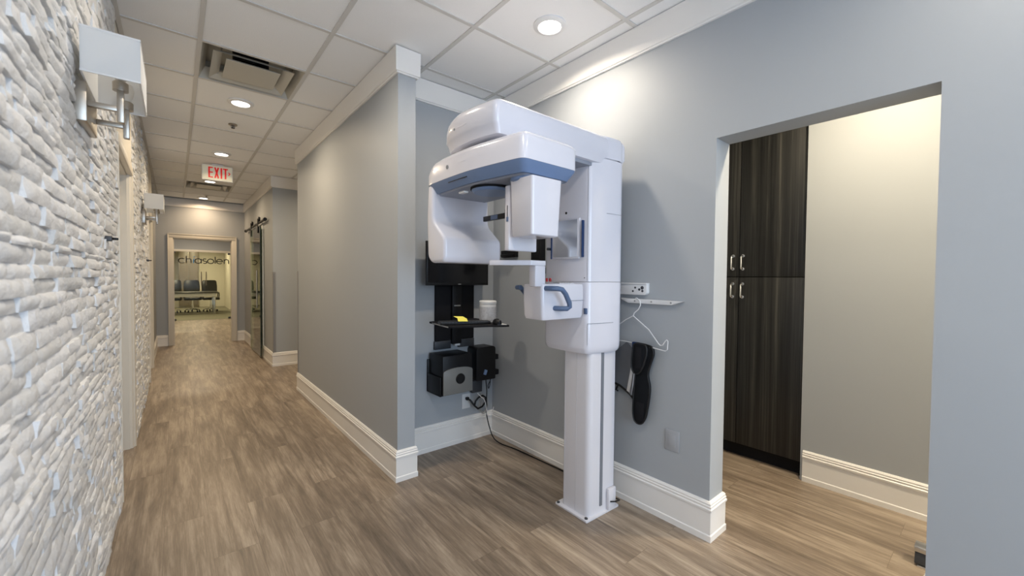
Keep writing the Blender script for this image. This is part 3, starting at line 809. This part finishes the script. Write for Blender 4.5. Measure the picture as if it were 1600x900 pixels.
# carriage (the wide housing that rides on the column)
lowp = [(1.835, 1.372), (1.925, 1.372), (1.962, 1.40), (1.972, 1.46), (1.972, 1.735), (1.73, 1.757), (1.682, 1.730), (1.668, 1.62), (1.668, 1.50), (1.682, 1.402)]
LP = rr(lowp, [0.05, 0.03, 0.03, 0.02, 0.01, 0.03, 0.03, 0.05, 0.05, 0.025], 5)
def scaled(P, s, dx=0, dy=0, cx=1.80, cy=1.54): return [(cx+(x-cx)*s+dx, cy+(y-cy)*s+dy) for x, y in P]
rings = [[(x, y, z) for x, y in scaled(LP, q)] for q, z in ((0.86, 0.905), (0.93, 0.907), (0.975, 0.918), (0.995, 0.938), (1.0, 0.96), (1.0, 1.288), (0.994, 1.292), (0.99, 1.2925))]
MB().loft(rings).build('lower_housing', 'mwhite', t, ang=40)
MB().loft([[(x, y, z) for x, y in LP] for z in (1.2945, 1.96)]).build('upper_housing', 'mwhite', t, ang=40)
MB().tube([(1.6835, 1.4045, 1.071), (1.686, 1.3995, 1.071), (1.745, 1.387, 1.071), (1.80, 1.3775, 1.071), (1.86, 1.371, 1.071)], 0.0012, 6).build('housing_seam', 'strip', t)
MB().tube([(1.6835, 1.4045, 0.955), (1.6835, 1.4045, 1.071)], 0.0010, 6).build('housing_seam', 'strip', t)
MB().tube([(1.6815, 1.4085, 1.30), (1.6815, 1.4085, 1.94)], 0.0010, 6).build('panel_seam', 'strip', t)
MB().tube([(1.80, 1.3775, 1.665), (1.835, 1.3725, 1.665), (1.925, 1.3715, 1.665)], 0.0010, 6).build('panel_seam', 'strip', t)
for z in (1.315, 1.325, 1.74): MB().lathe([(0.0, -0.002), (0.003, -0.002), (0.003, 0.0), (0.0, 0.0)], (1.6795, 1.425+0.012*(z > 1.32), z), 8, 'x', False).build('screw', 'dgrey', t)
MB().lathe([(0.0, -0.002), (0.007, -0.002), (0.007, 0.001), (0.0, 0.001)], (1.6685, 1.552, 1.672), 12, 'x', False).build('sensor_eye', 'black', t)
mr = MB().box(1.654, 1.669, 1.446, 1.648, 1.418, 1.634, 0.002).build('mirror_frame', 'mwhite', t)
MB().box(1.6522, 1.6542, 1.456, 1.636, 1.428, 1.628).build('mirror', 'mirror', mr)
MB().box(1.648, 1.668, 1.645, 1.651, 1.42, 1.612, 0.001).build('mirror_clip', 'navy', mr); MB().box(1.653, 1.672, 1.424, 1.429, 1.425, 1.620, 0.001).build('mirror_clip', 'navy', mr)
MB().tube([(1.668, 1.665, 1.478), (1.640, 1.669, 1.478)], 0.008, 10).build('latch_knob', 'dgrey', mr)
MB().box(1.674, 1.684, 1.405, 1.425, 1.122, 1.154, 0.003).build('power_switch', 'handle', t)

# overhead beam
bmp = [(1.972, 1.378), (1.043, 1.378), (1.018, 1.49), (1.008, 1.61), (1.022, 1.74), (1.075, 1.84), (1.20, 1.85), (1.972, 1.76)]
BPp = rr(bmp, [0.03, 0.022, 0.06, 0.08, 0.08, 0.05, 0.05, 0.02], 5)
def bs(s, dz): return [(x+(1.50-x)*(1-s), y+(1.585-y)*(1-s), dz-(0.7*max(0, y-1.60)**2 if dz > 2.0 else 0)) for x, y in BPp]
beam = MB().loft([bs(0.90, 1.924), bs(0.955, 1.930), bs(0.985, 1.968), bs(1.0, 1.976), bs(1.0, 2.040), bs(0.992, 2.058), bs(0.975, 2.070), bs(0.94, 2.077)]).build('overhead_beam', 'mwhite', t, ang=45)
MB().box(1.50, 1.70, 1.400, 1.735, 1.905, 1.950, 0.004).build('beam_root', 'mgrey', t)
MB().loft([[(x, y, z) for x, y in LP] for z in (1.955, 2.05)]+[[(x, y, 2.068) for x, y in scaled(LP, 0.985)], [(x, y, 2.079) for x, y in scaled(LP, 0.95)], [(x, y, 2.081) for x, y in scaled(LP, 0.9)]]).build('housing_cap', 'mwhite', t, ang=45)
for z, y in ((2.004, 1.66), ): MB().lathe([(0.0, -0.0015), (0.006, -0.0015), (0.006, 0.0), (0, 0)], (1.0125, y, z), 16, 'x', False).build('badge', 'strip', t)
MB().box(1.0102, 1.0112, 1.555, 1.640, 2.002, 2.005).build('nameplate', 'machtext', t)
MB().lathe([(0.12, 1.900), (0.12, 1.93)], (1.21, 1.585, 0), 36).build('rotation_hub', 'mgrey', t)

# rotating C-arm
armp = [(1.058, 1.218), (1.388, 1.222), (1.392, 1.955), (1.036, 1.966), (1.015, 1.89), (1.008, 1.70), (1.010, 1.52), (1.036, 1.34)]
AP = rr(armp, [0.03, 0.04, 0.05, 0.045, 0.06, 0.08, 0.08, 0.06], 5)
acx, acy = 1.20, 1.56
def asx(d, z):       # inset by d
    o = []
    for x, y in AP:
        o.append((x+d*(1 if x < acx else -1)*min(1, abs(x-acx)/0.12), y+d*(1 if y < acy else -1)*min(1, abs(y-acy)/0.2), z-(2.0*max(0, y-1.80)**2 if z > 1.83 else 0)))
    return o
arm = MB().loft([asx(0, 1.788), asx(0, 1.875), asx(0.006, 1.891), asx(0.022, 1.902), asx(0.05, 1.908)]).build('rotating_arm', 'mwhite', t, ang=45)
MB().loft([asx(0.001, 1.7875), asx(0.004, 1.778), asx(0.026, 1.741)]).build('blue_band', 'mblue', arm, 'blue lower band', ang=35)
MB().loft([asx(0.036, 1.7405), asx(0.042, 1.734)]).build('underside_panel', 'mgrey', arm)
MB().lathe([(0.0, -0.0015), (0.010, -0.0015), (0.010, 0.0), (0, 0)], (1.0085, 1.715, 1.840), 16, 'x', False).build('badge', 'strip', arm)
MB().box(1.0090, 1.0100, 1.56, 1.69, 1.838, 1.841).build('nameplate', 'machtext', arm)
MB().box(1.0165, 1.0295, 1.56, 1.72, 1.7665, 1.7695).build('slot', 'black', arm)
MB().box(1.05, 1.075, 1.63, 1.68, 1.712, 1.722, 0.003).build('indicator', 'white', arm)
# tube head (far end) as one side profile
thp = rr([(1.935, 1.79), (1.948, 1.62), (1.935, 1.415), (1.90, 1.385), (1.775, 1.385), (1.762, 1.41), (1.762, 1.508), (1.878, 1.602), (1.882, 1.79)], [0, 0.1, 0.04, 0.03, 0.015, 0.015, 0.02, 0.03, 0], 5)
MB().prism(thp, 'x', 1.022, 1.378, 0.016, 3, 50).build('tube_head', 'mwhite', arm, ang=40)
# sensor head (near end)
MB().lathe([(0.066, 1.716), (0.072, 1.722), (0.072, 1.735)], (1.165, 1.315, 0), 36).build('rotation_disc', 'mblue', arm)
bx = lambda x0, x1, y0, y1, z, r=0.012: [(p[0], p[1], z) for p in rr([(x0, y0), (x1, y0), (x1, y1), (x0, y1)], r, 3)]
MB().loft([bx(1.112, 1.256, 1.222, 1.342, 1.485), bx(1.108, 1.262, 1.216, 1.347, 1.490), bx(1.100, 1.272, 1.209, 1.352, 1.724)]).build('sensor_head', 'mwhite', arm, ang=40)
MB().box(1.110, 1.275, 1.366, 1.398, 1.430, 1.712, 0.006, 3).build('cassette', 'mwhite', arm)
MB().box(1.106, 1.1105, 1.371, 1.383, 1.555, 1.575, 0.001).build('cassette_latch', 'handle', arm); MB().box(1.1075, 1.1105, 1.376, 1.379, 1.575, 1.625, 0.001).build('cassette_slot', 'blackm', arm)
# patient positioning light and temple supports
MB().lathe([(0.085, 1.712), (0.095, 1.720), (0.098, 1.735)], (1.16, 1.56, 0), 40).build('rotation_disc', 'mblue', arm)
MB().lathe([(0.101, 1.724), (0.101, 1.7338)], (1.16, 1.56, 0), 40).build('disc_shadow_ring', 'blackm', arm, 'black ring imitating the shadow round the disc')  # black geometry stands in for the shadow at the disc's rim
MB().tube([(1.20, 1.497, 1.70), (1.20, 1.492, 1.60)], 0.008, 10).build('temple_post', 'handle', t)
ms = MB(); ms.box(1.192, 1.208, 1.485, 1.675, 1.592, 1.617, 0.003); ms.box(1.192, 1.212, 1.478, 1.502, 1.592, 1.635, 0.003)
ts = ms.build('temple_support', 'black', t)
MB().box(1.190, 1.210, 1.555, 1.610, 1.594, 1.615, 0.002).build('temple_pad', 'handle', ts)
# chin rest
ms = MB(); ms.prism(rr([(1.395, 1.425), (1.40, 1.475), (1.29, 1.56), (1.215, 1.625), (1.175, 1.60), (1.20, 1.54), (1.30, 1.428)], 0.01, 3), 'z', 1.372, 1.396, 0.004)
ms.build('chin_rest', 'mwhite', t)
MB().box(1.325, 1.393, 1.428, 1.475, 1.27, 1.373, 0.006).build('chin_post', 'mwhite', t)
# control box
cbp = rr([(1.362, 1.418), (1.665, 1.412), (1.665, 1.60), (1.372, 1.575)], [0.018, 0.02, 0.02, 0.02], 4)
cb = MB().loft([[(1.53+(x-1.53)*s, 1.50+(y-1.50)*s2, z) for x, y in cbp] for s, s2, z in ((0.86, 0.84, 1.103), (0.93, 0.92, 1.106), (0.97, 0.97, 1.122), (1.0, 1.0, 1.20), (1.0, 1.0, 1.268), (0.985, 0.97, 1.281), (0.95, 0.92, 1.284))]).build('control_box', 'mwhite', t, ang=40)
MB().box(1.54, 1.66, 1.4095, 1.4135, 1.1965, 1.198).build('box_seam', 'strip', cb)
kp = MB().box(1.50, 1.61, 1.435, 1.52, 1.2835, 1.287, 0.001).build('keypad', 'mwhite', cb)
for i in range(5):
    for j in range(2): MB().box(1.508+0.02*i, 1.521+0.02*i, 1.445+0.03*j, 1.462+0.03*j, 1.287, 1.290, 0.001).build('key', 'grey', kp)
H1 = [(1.385, 1.425, 1.262), (1.39, 1.375, 1.262), (1.405, 1.358, 1.262), (1.43, 1.352, 1.258), (1.455, 1.352, 1.235), (1.485, 1.355, 1.192), (1.492, 1.358, 1.172), (1.482, 1.365, 1.163), (1.46, 1.39, 1.162), (1.445, 1.425, 1.163)]
MB().tube(H1, 0.0125, 14).build('handle', 'handle', cb)
H2 = [(x, 1.60+(1.40-y)*0.7+0.02, z) for x, y, z in H1]
MB().tube(H2, 0.0125, 14).build('handle', 'handle', cb)
for x in (1.585, 1.60):
    MB().lathe([(0.0, 1.2925), (0.007, 1.2925), (0.007, 1.312), (0, 1.312)], (x+0.02, 1.635-0.012*(x > 1.59), 0), 12, capped=False).build('emergency_button', 'red', t)

# ------------------------------------------------------------------ things on the alcove wall
YW = 2.735
t = thing('wall_workstation', 'black wall-mounted monitor and keyboard station in the alcove', 'workstation', (1.66, YW, 0.75))
MB().box(1.502, 1.848, YW-0.022, YW-0.001, 0.83, 1.47, 0.003).build('wall_panel', 'blackm', t)
ms = MB(); ms.box(1.495, 1.635, YW-0.026, YW-0.001, 0.765, 0.828, 0.003); ms.box(1.705, 1.85, YW-0.026, YW-0.001, 0.765, 0.828, 0.003)
ms.build('cable_bracket', 'dgrey', t, 'dark grey lower bracket')
MB().box(1.632, 1.715, YW-0.05, YW-0.022, 0.80, 1.44, 0.003).build('track', 'black', t)
MB().box(1.655, 1.70, YW-0.053, YW-0.026, 0.785, 0.80, 0.002).build('socket', 'white', t)
MB().box(1.645, 1.70, YW-0.056, YW-0.05, 1.09, 1.10, 0.001).build('nameplate', 'silver', t)
MB().box(1.61, 1.74, YW-0.09, YW-0.05, 1.30, 1.42, 0.004).build('monitor_mount', 'black', t)
MB().box(1.64, 1.71, YW-0.35, YW-0.05, 0.967, 0.985, 0.003).build('tray_arm', 'black', t)
tray = MB().prism(rr([(1.385, 2.60), (1.345, 2.255), (1.61, 2.16), (1.645, 2.13), (1.72, 2.098), (1.775, 2.34), (1.80, 2.62)], 0.015, 3), 'z', 0.985, 0.997, 0.002).build('keyboard_tray', 'blackm', t)
MB().prism([(1.386, 2.585), (1.347, 2.268), (1.345, 2.268), (1.3835, 2.585)], 'z', 0.987, 0.995).build('tray_edge', 'grey', tray)
t = thing('monitor', 'black flat monitor on the alcove wall behind the X-ray arm', 'monitor', (1.66, 2.64, 1.25))
MB().box(1.372, 1.915, 2.612, 2.632, 1.253, 1.572, 0.004).build('bezel', 'black', t)
MB().box(1.384, 1.903, 2.6105, 2.6125, 1.272, 1.560).build('screen', 'screen', t)
MB().box(1.56, 1.72, 2.632, 2.665, 1.31, 1.50, 0.006).build('back_cover', 'black', t)
MB().box(1.635, 1.66, 2.6095, 2.612, 1.259, 1.264).build('badge', 'grey', t)
# keyboard
t = thing('keyboard', 'black keyboard on the alcove tray', 'keyboard', (1.54, 2.36, 0.997))
kr = Matrix.Rotation(math.radians(-20), 3, 'Z'); pc = Vector((1.545, 2.34, 1.0))
MB().box(1.345, 1.690, 2.272, 2.400, 0.9975, 1.010, 0.004, rot=kr, piv=pc).build('keyboard_body', 'black', t)
ms = MB()
for r in range(5):
    for c in range(15): ms.box(1.353+0.0227*c, 1.372+0.0227*c, 2.282+0.023*r, 2.301+0.023*r, 1.010, 1.0145, rot=kr, piv=pc)
ms.build('keys', 'dgrey', t)
# mouse pad and mouse
tag(MB().prism([(1.655, 2.15), (1.712, 2.118), (1.735, 2.20), (1.68, 2.22)], 'z', 0.9972, 0.999).build('mouse_pad', 'white'), 'small white mouse pad at the right end of the tray', 'mouse pad')
ms = MB(); ms.loft([[(1.668+a*math.cos(q)*0.026, 2.172+a*math.sin(q)*0.040, z) for q in [2*math.pi*k/20 for k in range(20)]] for a, z in ((0.95, 0.9992), (1.0, 1.008), (0.92, 1.022), (0.6, 1.033), (0.2, 1.037))])
t = thing('computer_mouse', 'black computer mouse by the white wipes canister', 'computer mouse', (1.668, 2.172, 0.999)); ms.build('mouse_body', 'black', t); MB().box(1.667, 1.669, 2.14, 2.155, 1.0245, 1.034, 0.0005).build('scroll_wheel', 'grey', t)
# canister of wipes
t = thing('wipes_canister', 'white labelled wipes canister on the tray', 'canister', (1.70, 2.32, 0.998))
cc = (1.722, 2.352, 0)
MB().lathe([(0.0, 0.9975), (0.058, 0.9975), (0.060, 1.0), (0.060, 1.122), (0.056, 1.126), (0, 1.126)], cc, 36, capped=False).build('tub', 'white', t)
MB().lathe([(0.0605, 1.012), (0.0612, 1.012), (0.0612, 1.105), (0.0605, 1.105), (0.0605, 1.012)], cc, 36, capped=False).build('label', 'label', t)
MB().lathe([(0.0, 1.126), (0.061, 1.126), (0.062, 1.13), (0.062, 1.143), (0.057, 1.148), (0.0, 1.149)], cc, 36, capped=False).build('lid', 'white', t)
# sticky note
b_ = MB(); b_.loft([[(1.442, 2.30, 1.0215), (1.505, 2.28, 1.019), (1.505, 2.2798, 1.0182), (1.442, 2.2998, 1.0207)], [(1.448, 2.322, 1.040), (1.512, 2.302, 1.034), (1.512, 2.3016, 1.0332), (1.448, 2.3216, 1.0392)], [(1.432, 2.345, 1.052), (1.495, 2.325, 1.049), (1.495, 2.3246, 1.0482), (1.432, 2.3446, 1.0512)]])
tag(b_.build('sticky_note', 'yellow'), 'yellow sticky note curling up on the keyboard', 'sticky note')
# computer case in its holder
t = thing('computer_case', 'black computer with a silver arched front, hung low on the alcove wall', 'computer', (1.57, 2.60, 0.47))
MB().box(1.452, 1.700, 2.515, 2.715, 0.472, 0.750, 0.006).build('case_body', 'black', t)
a = [(1.452, 0.472), (1.698, 0.472), (1.698, 0.632)]+[(1.575+0.123*math.cos(q), 0.632+0.030*math.sin(q)) for q in [math.pi*k/14 for k in range(1, 14)]]+[(1.452, 0.632)]
fp = MB().prism(a, 'y', 2.503, 2.515, 0.003).build('front_plate', 'silver', t, 'silver arched front plate')
M['fp'] = plain('satin_grey_plastic', (0.20, 0.20, 0.19, 1), 0.45, 0.2); fp.data.materials[0] = M['fp']
MB().lathe([(0.0, -0.010), (0.034, -0.010), (0.038, -0.004), (0.038, 0.002), (0.0, 0.002)], (1.590, 2.503, 0.577), 24, 'y', False).build('front_knob', 'black', fp)
ms = MB(); ms.box(1.440, 1.449, 2.53, 2.733, 0.46, 0.60, 0.002); ms.box(1.440, 1.70, 2.53, 2.733, 0.462, 0.470, 0.002); ms.box(1.440, 1.71, 2.717, 2.733, 0.46, 0.70, 0.002)
ms.build('wall_bracket', 'black', t)
# battery backup / power brick cluster
t = thing('battery_backup', 'rounded black battery backup unit on the wall beside the computer', 'power unit', (1.88, 2.66, 0.50))
MB().prism(rr([(1.80, 0.502), (1.985, 0.500), (1.985, 0.765), (1.80, 0.765)], [0.01, 0.01, 0.03, 0.03], 4), 'y', 2.60, 2.733, 0.012, 3).build('case_body', 'black', t)
MB().box(1.868, 1.892, 2.588, 2.602, 0.545, 0.585, 0.003, rot=Matrix.Rotation(math.radians(20), 3, 'Y')).build('blue_connector', 'mblue', t, 'blue connector')
for z, wd in ((0.67, 0.045), (0.545, 0.05)): MB().box(1.985, 1.985+wd, 2.62, 2.665, z-0.022, z+0.020, 0.005).build('side_plug', 'blackm', t)
t = thing('power_adapter', 'small dark power adapter under the battery backup', 'power adapter', (1.87, 2.68, 0.38))
MB().box(1.822, 1.92, 2.69, 2.733, 0.385, 0.485, 0.006).build('adapter_body', 'dgrey', t)
MB().tube([(1.87, 2.70, 0.485), (1.872, 2.69, 0.495), (1.875, 2.68, 0.503)], 0.004, 8).build('cord', 'black', t)
# outlet
t = thing('wall_outlet', 'white wall outlet with a black plug under the computer', 'outlet', (1.80, YW, 0.27))
MB().box(1.752, 1.828, YW-0.006, YW-0.0003, 0.262, 0.380, 0.002).build('cover_plate', 'white', t)
for z in (0.295, 0.345): MB().box(1.772, 1.808, YW-0.0085, YW-0.006, z-0.017, z+0.017, 0.002).build('receptacle', 'white', t)
t = thing('electric_lead', 'thick black power cord looping from the outlet', 'cord', (1.80, 2.70, 0.27))
MB().box(1.777, 1.803, 2.700, 2.7262, 0.333, 0.357, 0.005).build('plug', 'black', t)
MB().tube([(1.79, 2.70, 0.345), (1.80, 2.685, 0.335), (1.83, 2.67, 0.29), (1.86, 2.665, 0.262), (1.905, 2.668, 0.27), (1.94, 2.675, 0.30), (1.945, 2.68, 0.335), (1.92, 2.685, 0.352), (1.88, 2.685, 0.345), (1.85, 2.685, 0.32), (1.845, 2.69, 0.29)], 0.0075, 10).build('flex', 'black', t)
def cable(nm, pts, r, mat, lb, cat='cable'):
    # smooth through the points
    P = [Vector(p) for p in pts]; out = []
    for i in range(len(P)-1):
        p0, p1, p2, p3 = P[max(i-1, 0)], P[i], P[i+1], P[min(i+2, len(P)-1)]
        for k in range(8):
            s = k/8; out.append(0.5*((2*p1)+(p2-p0)*s+(2*p0-5*p1+4*p2-p3)*s*s+(3*p1-p0-3*p2+p3)*s**3))
    out.append(P[-1]); tag(MB().tube(out, r, 8).build(nm, mat), lb, cat)
cable('floor_cable', [(1.93, 2.66, 0.50), (1.935, 2.65, 0.40), (1.925, 2.64, 0.30), (1.93, 2.64, 0.20), (1.945, 2.62, 0.10), (1.955, 2.58, 0.03), (1.965, 2.50, 0.006), (1.99, 2.35, 0.005), (2.005, 2.1, 0.005), (2.015, 1.9, 0.005), (2.01, 1.75, 0.005), (1.985, 1.64, 0.006), (1.96, 1.60, 0.02)], 0.0045, 'black', 'thin black cable running down to the floor and along the alcove baseboard')
cable('data_cable', [(1.90, 2.722, 0.50), (1.90, 2.722, 0.42), (1.93, 2.722, 0.36), (1.97, 2.722, 0.30), (1.985, 2.722, 0.23), (1.95, 2.722, 0.20), (1.91, 2.722, 0.23), (1.93, 2.722, 0.32), (1.98, 2.722, 0.34), (2.0, 2.722, 0.26), (1.97, 2.722, 0.19), (1.93, 2.722, 0.21), (1.94, 2.722, 0.30)], 0.0035, 'cablegrey', 'thin grey data cable coiled in the alcove corner')
cable('data_cable', [(1.83, 2.630, 0.40), (1.86, 2.630, 0.37), (1.90, 2.630, 0.33), (1.92, 2.630, 0.25), (1.93, 2.630, 0.205), (1.97, 2.630, 0.20), (1.99, 2.630, 0.26)], 0.003, 'white', 'thin white cable crossing the black power cord')
cable('hanging_cable', [(1.99, 2.69, 0.66), (2.005, 2.68, 0.60), (2.0, 2.675, 0.52), (1.985, 2.67, 0.47), (1.97, 2.68, 0.43), (1.985, 2.69, 0.40), (2.0, 2.69, 0.46), (1.995, 2.70, 0.53)], 0.0035, 'black', 'black cable hanging in a loop right of the battery backup')
# dark items on the right wall of the alcove
t = thing('glove_dispenser', 'tall black holder on the wall between sensor head and machine column', 'wall holder', (2.03, 2.16, 1.38))
MB().box(2.005, 2.054, 2.108, 2.212, 1.378, 1.615, 0.006).build('holder_body', 'blackm', t); MB().box(2.000, 2.006, 2.125, 2.195, 1.40, 1.59, 0.002).build('front_window', 'black', t)
MB().box(2.015, 2.054, 2.098, 2.109, 1.345, 1.39, 0.002).build('clip', 'black', t)
t = thing('wall_hook', 'low black bracket on the wall above the chin rest', 'wall bracket', (2.03, 2.5, 1.47))
MB().box(2.03, 2.0545, 2.41, 2.60, 1.475, 1.53, 0.004).build('bracket_body', 'blackm', t); MB().box(2.01, 2.031, 2.43, 2.58, 1.48, 1.50, 0.003).build('bracket_lip', 'black', t)

# ------------------------------------------------------------------ things on the right wall
W = RX
t = thing('switch_plate', 'grey blank cover plate low on the right wall', 'cover plate', (W, 1.12, 0.39))
MB().box(W-0.006, W-0.0003, 1.078, 1.158, 0.388, 0.500, 0.003).build('cover_plate', 'plate', t)
MB().box(W-0.0085, W-0.006, 1.098, 1.138, 0.41, 0.478, 0.001).build('blank_insert', 'plate', t)
# upper bracket behind the machine
t = thing('wall_rail', 'short white perforated bracket on the wall, above the hanger rail', 'bracket', (W, 1.38, 1.22))
MB().prism(rr([(1.272, 1.232), (1.284, 1.222), (1.52, 1.222), (1.52, 1.285), (1.272, 1.285)], 0.003), 'x', W-0.028, W-0.0003, 0.001).build('bracket_body', 'white', t)
MB().box(W-0.040, W-0.0003, 1.27, 1.52, 1.284, 1.289, 0.001).build('top_flange', 'white', t)
for y, z, r in ((1.300, 1.262, 0.010), (1.318, 1.252, 0.007), (1.345, 1.262, 0.006), (1.360, 1.242, 0.006), (1.298, 1.244, 0.007)):
    MB().lathe([(0.0, -0.0015), (r, -0.0015), (r, 0.001), (0.0, 0.001)], (W-0.028, y, z), 12, 'x', False).build('hole', 'dgrey', t)
t = thing('hanger_rail', 'long white wall rail holding the wire hanger', 'rail', (W, 1.26, 1.16))
MB().prism([(1.062, 1.196), (1.078, 1.190), (1.125, 1.174), (1.39, 1.174), (1.435, 1.192), (1.44, 1.200), (1.37, 1.198), (1.15, 1.196)], 'x', W-0.030, W-0.0003, 0.001).build('rail_body', 'white', t)
for y in (1.125, 1.24, 1.345): MB().lathe([(0.0, -0.002), (0.005, -0.002), (0.005, 0.001), (0.0, 0.001)], (W-0.030, y, 1.186), 10, 'x', False).build('screw', 'grey', t)
# wire hanger
XH = 2.022
hp = [(XH+0.004, 1.350, 1.192), (XH+0.015, 1.345, 1.203), (XH, 1.330, 1.203), (XH, 1.312, 1.190), (XH, 1.306, 1.165), (XH, 1.318, 1.140), (XH, 1.345, 1.118), (XH, 1.352, 1.098)]
ms = MB(); ms.tube(hp, 0.0028, 8)
ms.tube([(XH, 1.352, 1.100), (XH, 1.25, 1.03), (XH, 1.192, 0.962), (XH, 1.180, 0.952), (XH, 1.166, 0.956), (XH, 1.150, 0.982), (XH, 1.143, 0.987), (XH, 1.136, 0.980), (XH, 1.138, 0.935), (XH, 1.150, 0.926), (XH, 1.25, 0.936), (XH, 1.40, 0.948), (XH, 1.56, 0.945), (XH, 1.575, 0.95), (XH, 1.575, 1.00), (XH, 1.565, 1.01), (XH, 1.53, 0.985), (XH, 1.40, 1.075)], 0.0028, 8)
ms.tube([(XH, 1.40, 1.075), (XH, 1.352, 1.100)], 0.0028, 8)
tag(ms.build('wire_hanger', 'white'), 'white wire coat hanger hooked on the wall rail', 'coat hanger')
# protective collar: long black strap, short strap, grey vinyl sheet with black edging
t = thing('protective_collar', 'black padded protective collar with a grey sheet hanging from the wire hanger', 'protective collar', (XH, 1.30, 0.48))
P1 = rr([(1.345, 0.950), (1.262, 0.948), (1.222, 0.940), (1.212, 0.900), (1.232, 0.840), (1.252, 0.780), (1.232, 0.720), (1.238, 0.640), (1.255, 0.540), (1.272, 0.502), (1.300, 0.488), (1.328, 0.500), (1.340, 0.545), (1.335, 0.65), (1.330, 0.74), (1.320, 0.82), (1.330, 0.88)], 0.03, 3)
long_ = MB().prism(P1, 'x', XH-0.012, XH+0.010, 0.005, 2, 50).build('long_strap', 'fabric', t)
MB().tube([(XH-0.010, a, c) for a, c in P1], 0.0042, 6, closed=True).build('strap_piping', 'piping', long_)
MB().box(XH-0.016, XH-0.0115, 1.266, 1.318, 0.515, 0.615, 0.002).build('strap_patch', 'blackm', long_)
P2 = rr([(1.325, 0.952), (1.245, 0.950), (1.240, 0.90), (1.265, 0.82), (1.285, 0.785), (1.312, 0.775), (1.335, 0.795), (1.338, 0.85), (1.332, 0.90)], 0.022, 3)
sh_ = MB().prism(P2, 'x', XH-0.034, XH-0.015, 0.005, 2, 50).build('short_strap', 'fabric', t)
MB().tube([(XH-0.032, a, c) for a, c in P2], 0.0042, 6, closed=True).build('strap_piping', 'piping', sh_)
MB().box(XH-0.038, XH-0.0335, 1.272, 1.310, 0.81, 0.93, 0.002).build('strap_patch', 'blackm', sh_)
MB().prism([(1.350, 0.952), (1.310, 0.952), (1.315, 0.88), (1.340, 0.86), (1.350, 0.90)], 'x', XH-0.013, XH+0.006, 0.003).build('blue_lining', 'navy', t, 'dark blue lining')
sheet = [(1.400, 0.945), (1.352, 0.90), (1.335, 0.76), (1.372, 0.630), (1.44, 0.672), (1.52, 0.70), (1.62, 0.715), (1.60, 0.78)]
ms = MB(); ms.prism(sheet, 'x', XH+0.012, XH+0.016); ms.build('vinyl_sheet', 'film', t)
MB().prism([(1.337, 0.80), (1.322, 0.80), (1.352, 0.640), (1.366, 0.650)], 'x', XH-0.006, XH+0.002, 0.001).build('metal_stay', 'silver', t)
MB().prism([(1.360, 0.83), (1.342, 0.83), (1.372, 0.650), (1.392, 0.660)], 'x', XH+0.004, XH+0.010, 0.001).build('pale_strip', 'white', t)
MB().tube([(XH+0.010, 1.352, 0.622), (XH+0.008, 1.372, 0.645), (XH+0.008, 1.44, 0.678), (XH+0.008, 1.50, 0.692), (XH+0.008, 1.62, 0.715)], 0.0065, 8).build('sheet_edging', 'piping', t)
MB().tube([(XH+0.004, 1.452, 0.680), (XH+0.0, 1.462, 0.650), (XH+0.0, 1.450, 0.648)], 0.006, 8).build('tie', 'piping', t)
MB().tube([(XH+0.004, 1.495, 0.690), (XH+0.0, 1.500, 0.672), (XH+0.0, 1.51, 0.668)], 0.007, 8).build('tie', 'piping', t)

# ------------------------------------------------------------------ hall beyond the doorway
t = thing('tall_cabinet', 'tall black wood-grain cabinet seen through the doorway', 'cabinet', (3.45, 1.27, 0))
ms = MB(); ms.box(3.225, 3.76, 0.833, 0.853, 0.0, 2.598); ms.box(3.225, 3.76, 1.675, 1.695, 0, 2.598); ms.box(3.74, 3.76, 0.853, 1.675, 0, 2.598); ms.box(3.225, 3.74, 0.853, 1.675, 2.578, 2.598); ms.box(3.225, 3.74, 0.853, 1.675, 0.095, 0.115)
ms.build('body', 'blackm', t); MB().box(3.255, 3.275, 0.853, 1.675, 0.0, 0.095).build('toe_kick', 'blackm', t)
for (y0, y1, s) in ((0.842, 1.246, 1), (1.250, 1.690, -1)):
    for z0, z1, zh in ((1.336, 2.592, 1.44), (0.10, 1.331, 1.235)):
        d = MB().box(3.203, 3.224, y0, y1, z0, z1, 0.001).build('door', 'dwood', t)
        hy = 1.222 if s == 1 else 1.290
        ms = MB(); ms.tube([(3.203, hy, zh+0.048), (3.172, hy, zh+0.046), (3.166, hy, zh+0.038), (3.166, hy, zh-0.038), (3.172, hy, zh-0.046), (3.203, hy, zh-0.048)], 0.006, 8)
        for q in (0.048, -0.048): ms.lathe([(0.0, -0.004), (0.012, -0.004), (0.012, 0), (0, 0)], (3.203, hy, zh+q), 12, 'x', False)
        ms.build('handle', 'chrome', d)
# small door stop by the right jamb
t = thing('door_stop', 'small grey door stop on the floor by the right edge of the doorway', 'door stop', (2.66, 0.20, 0))
MB().box(2.615, 2.70, 0.175, 0.225, 0, 0.008, 0.002).build('foot_plate', 'silver', t)
MB().prism(rr([(2.62, 0.008), (2.70, 0.008), (2.695, 0.062), (2.64, 0.066)], 0.01, 3), 'y', 0.175, 0.235, 0.004).build('stop_body', 'dgrey', t)
MB().box(2.632, 2.70, 0.172, 0.238, 0.060, 0.085, 0.004).build('stop_cap', 'silver', t)
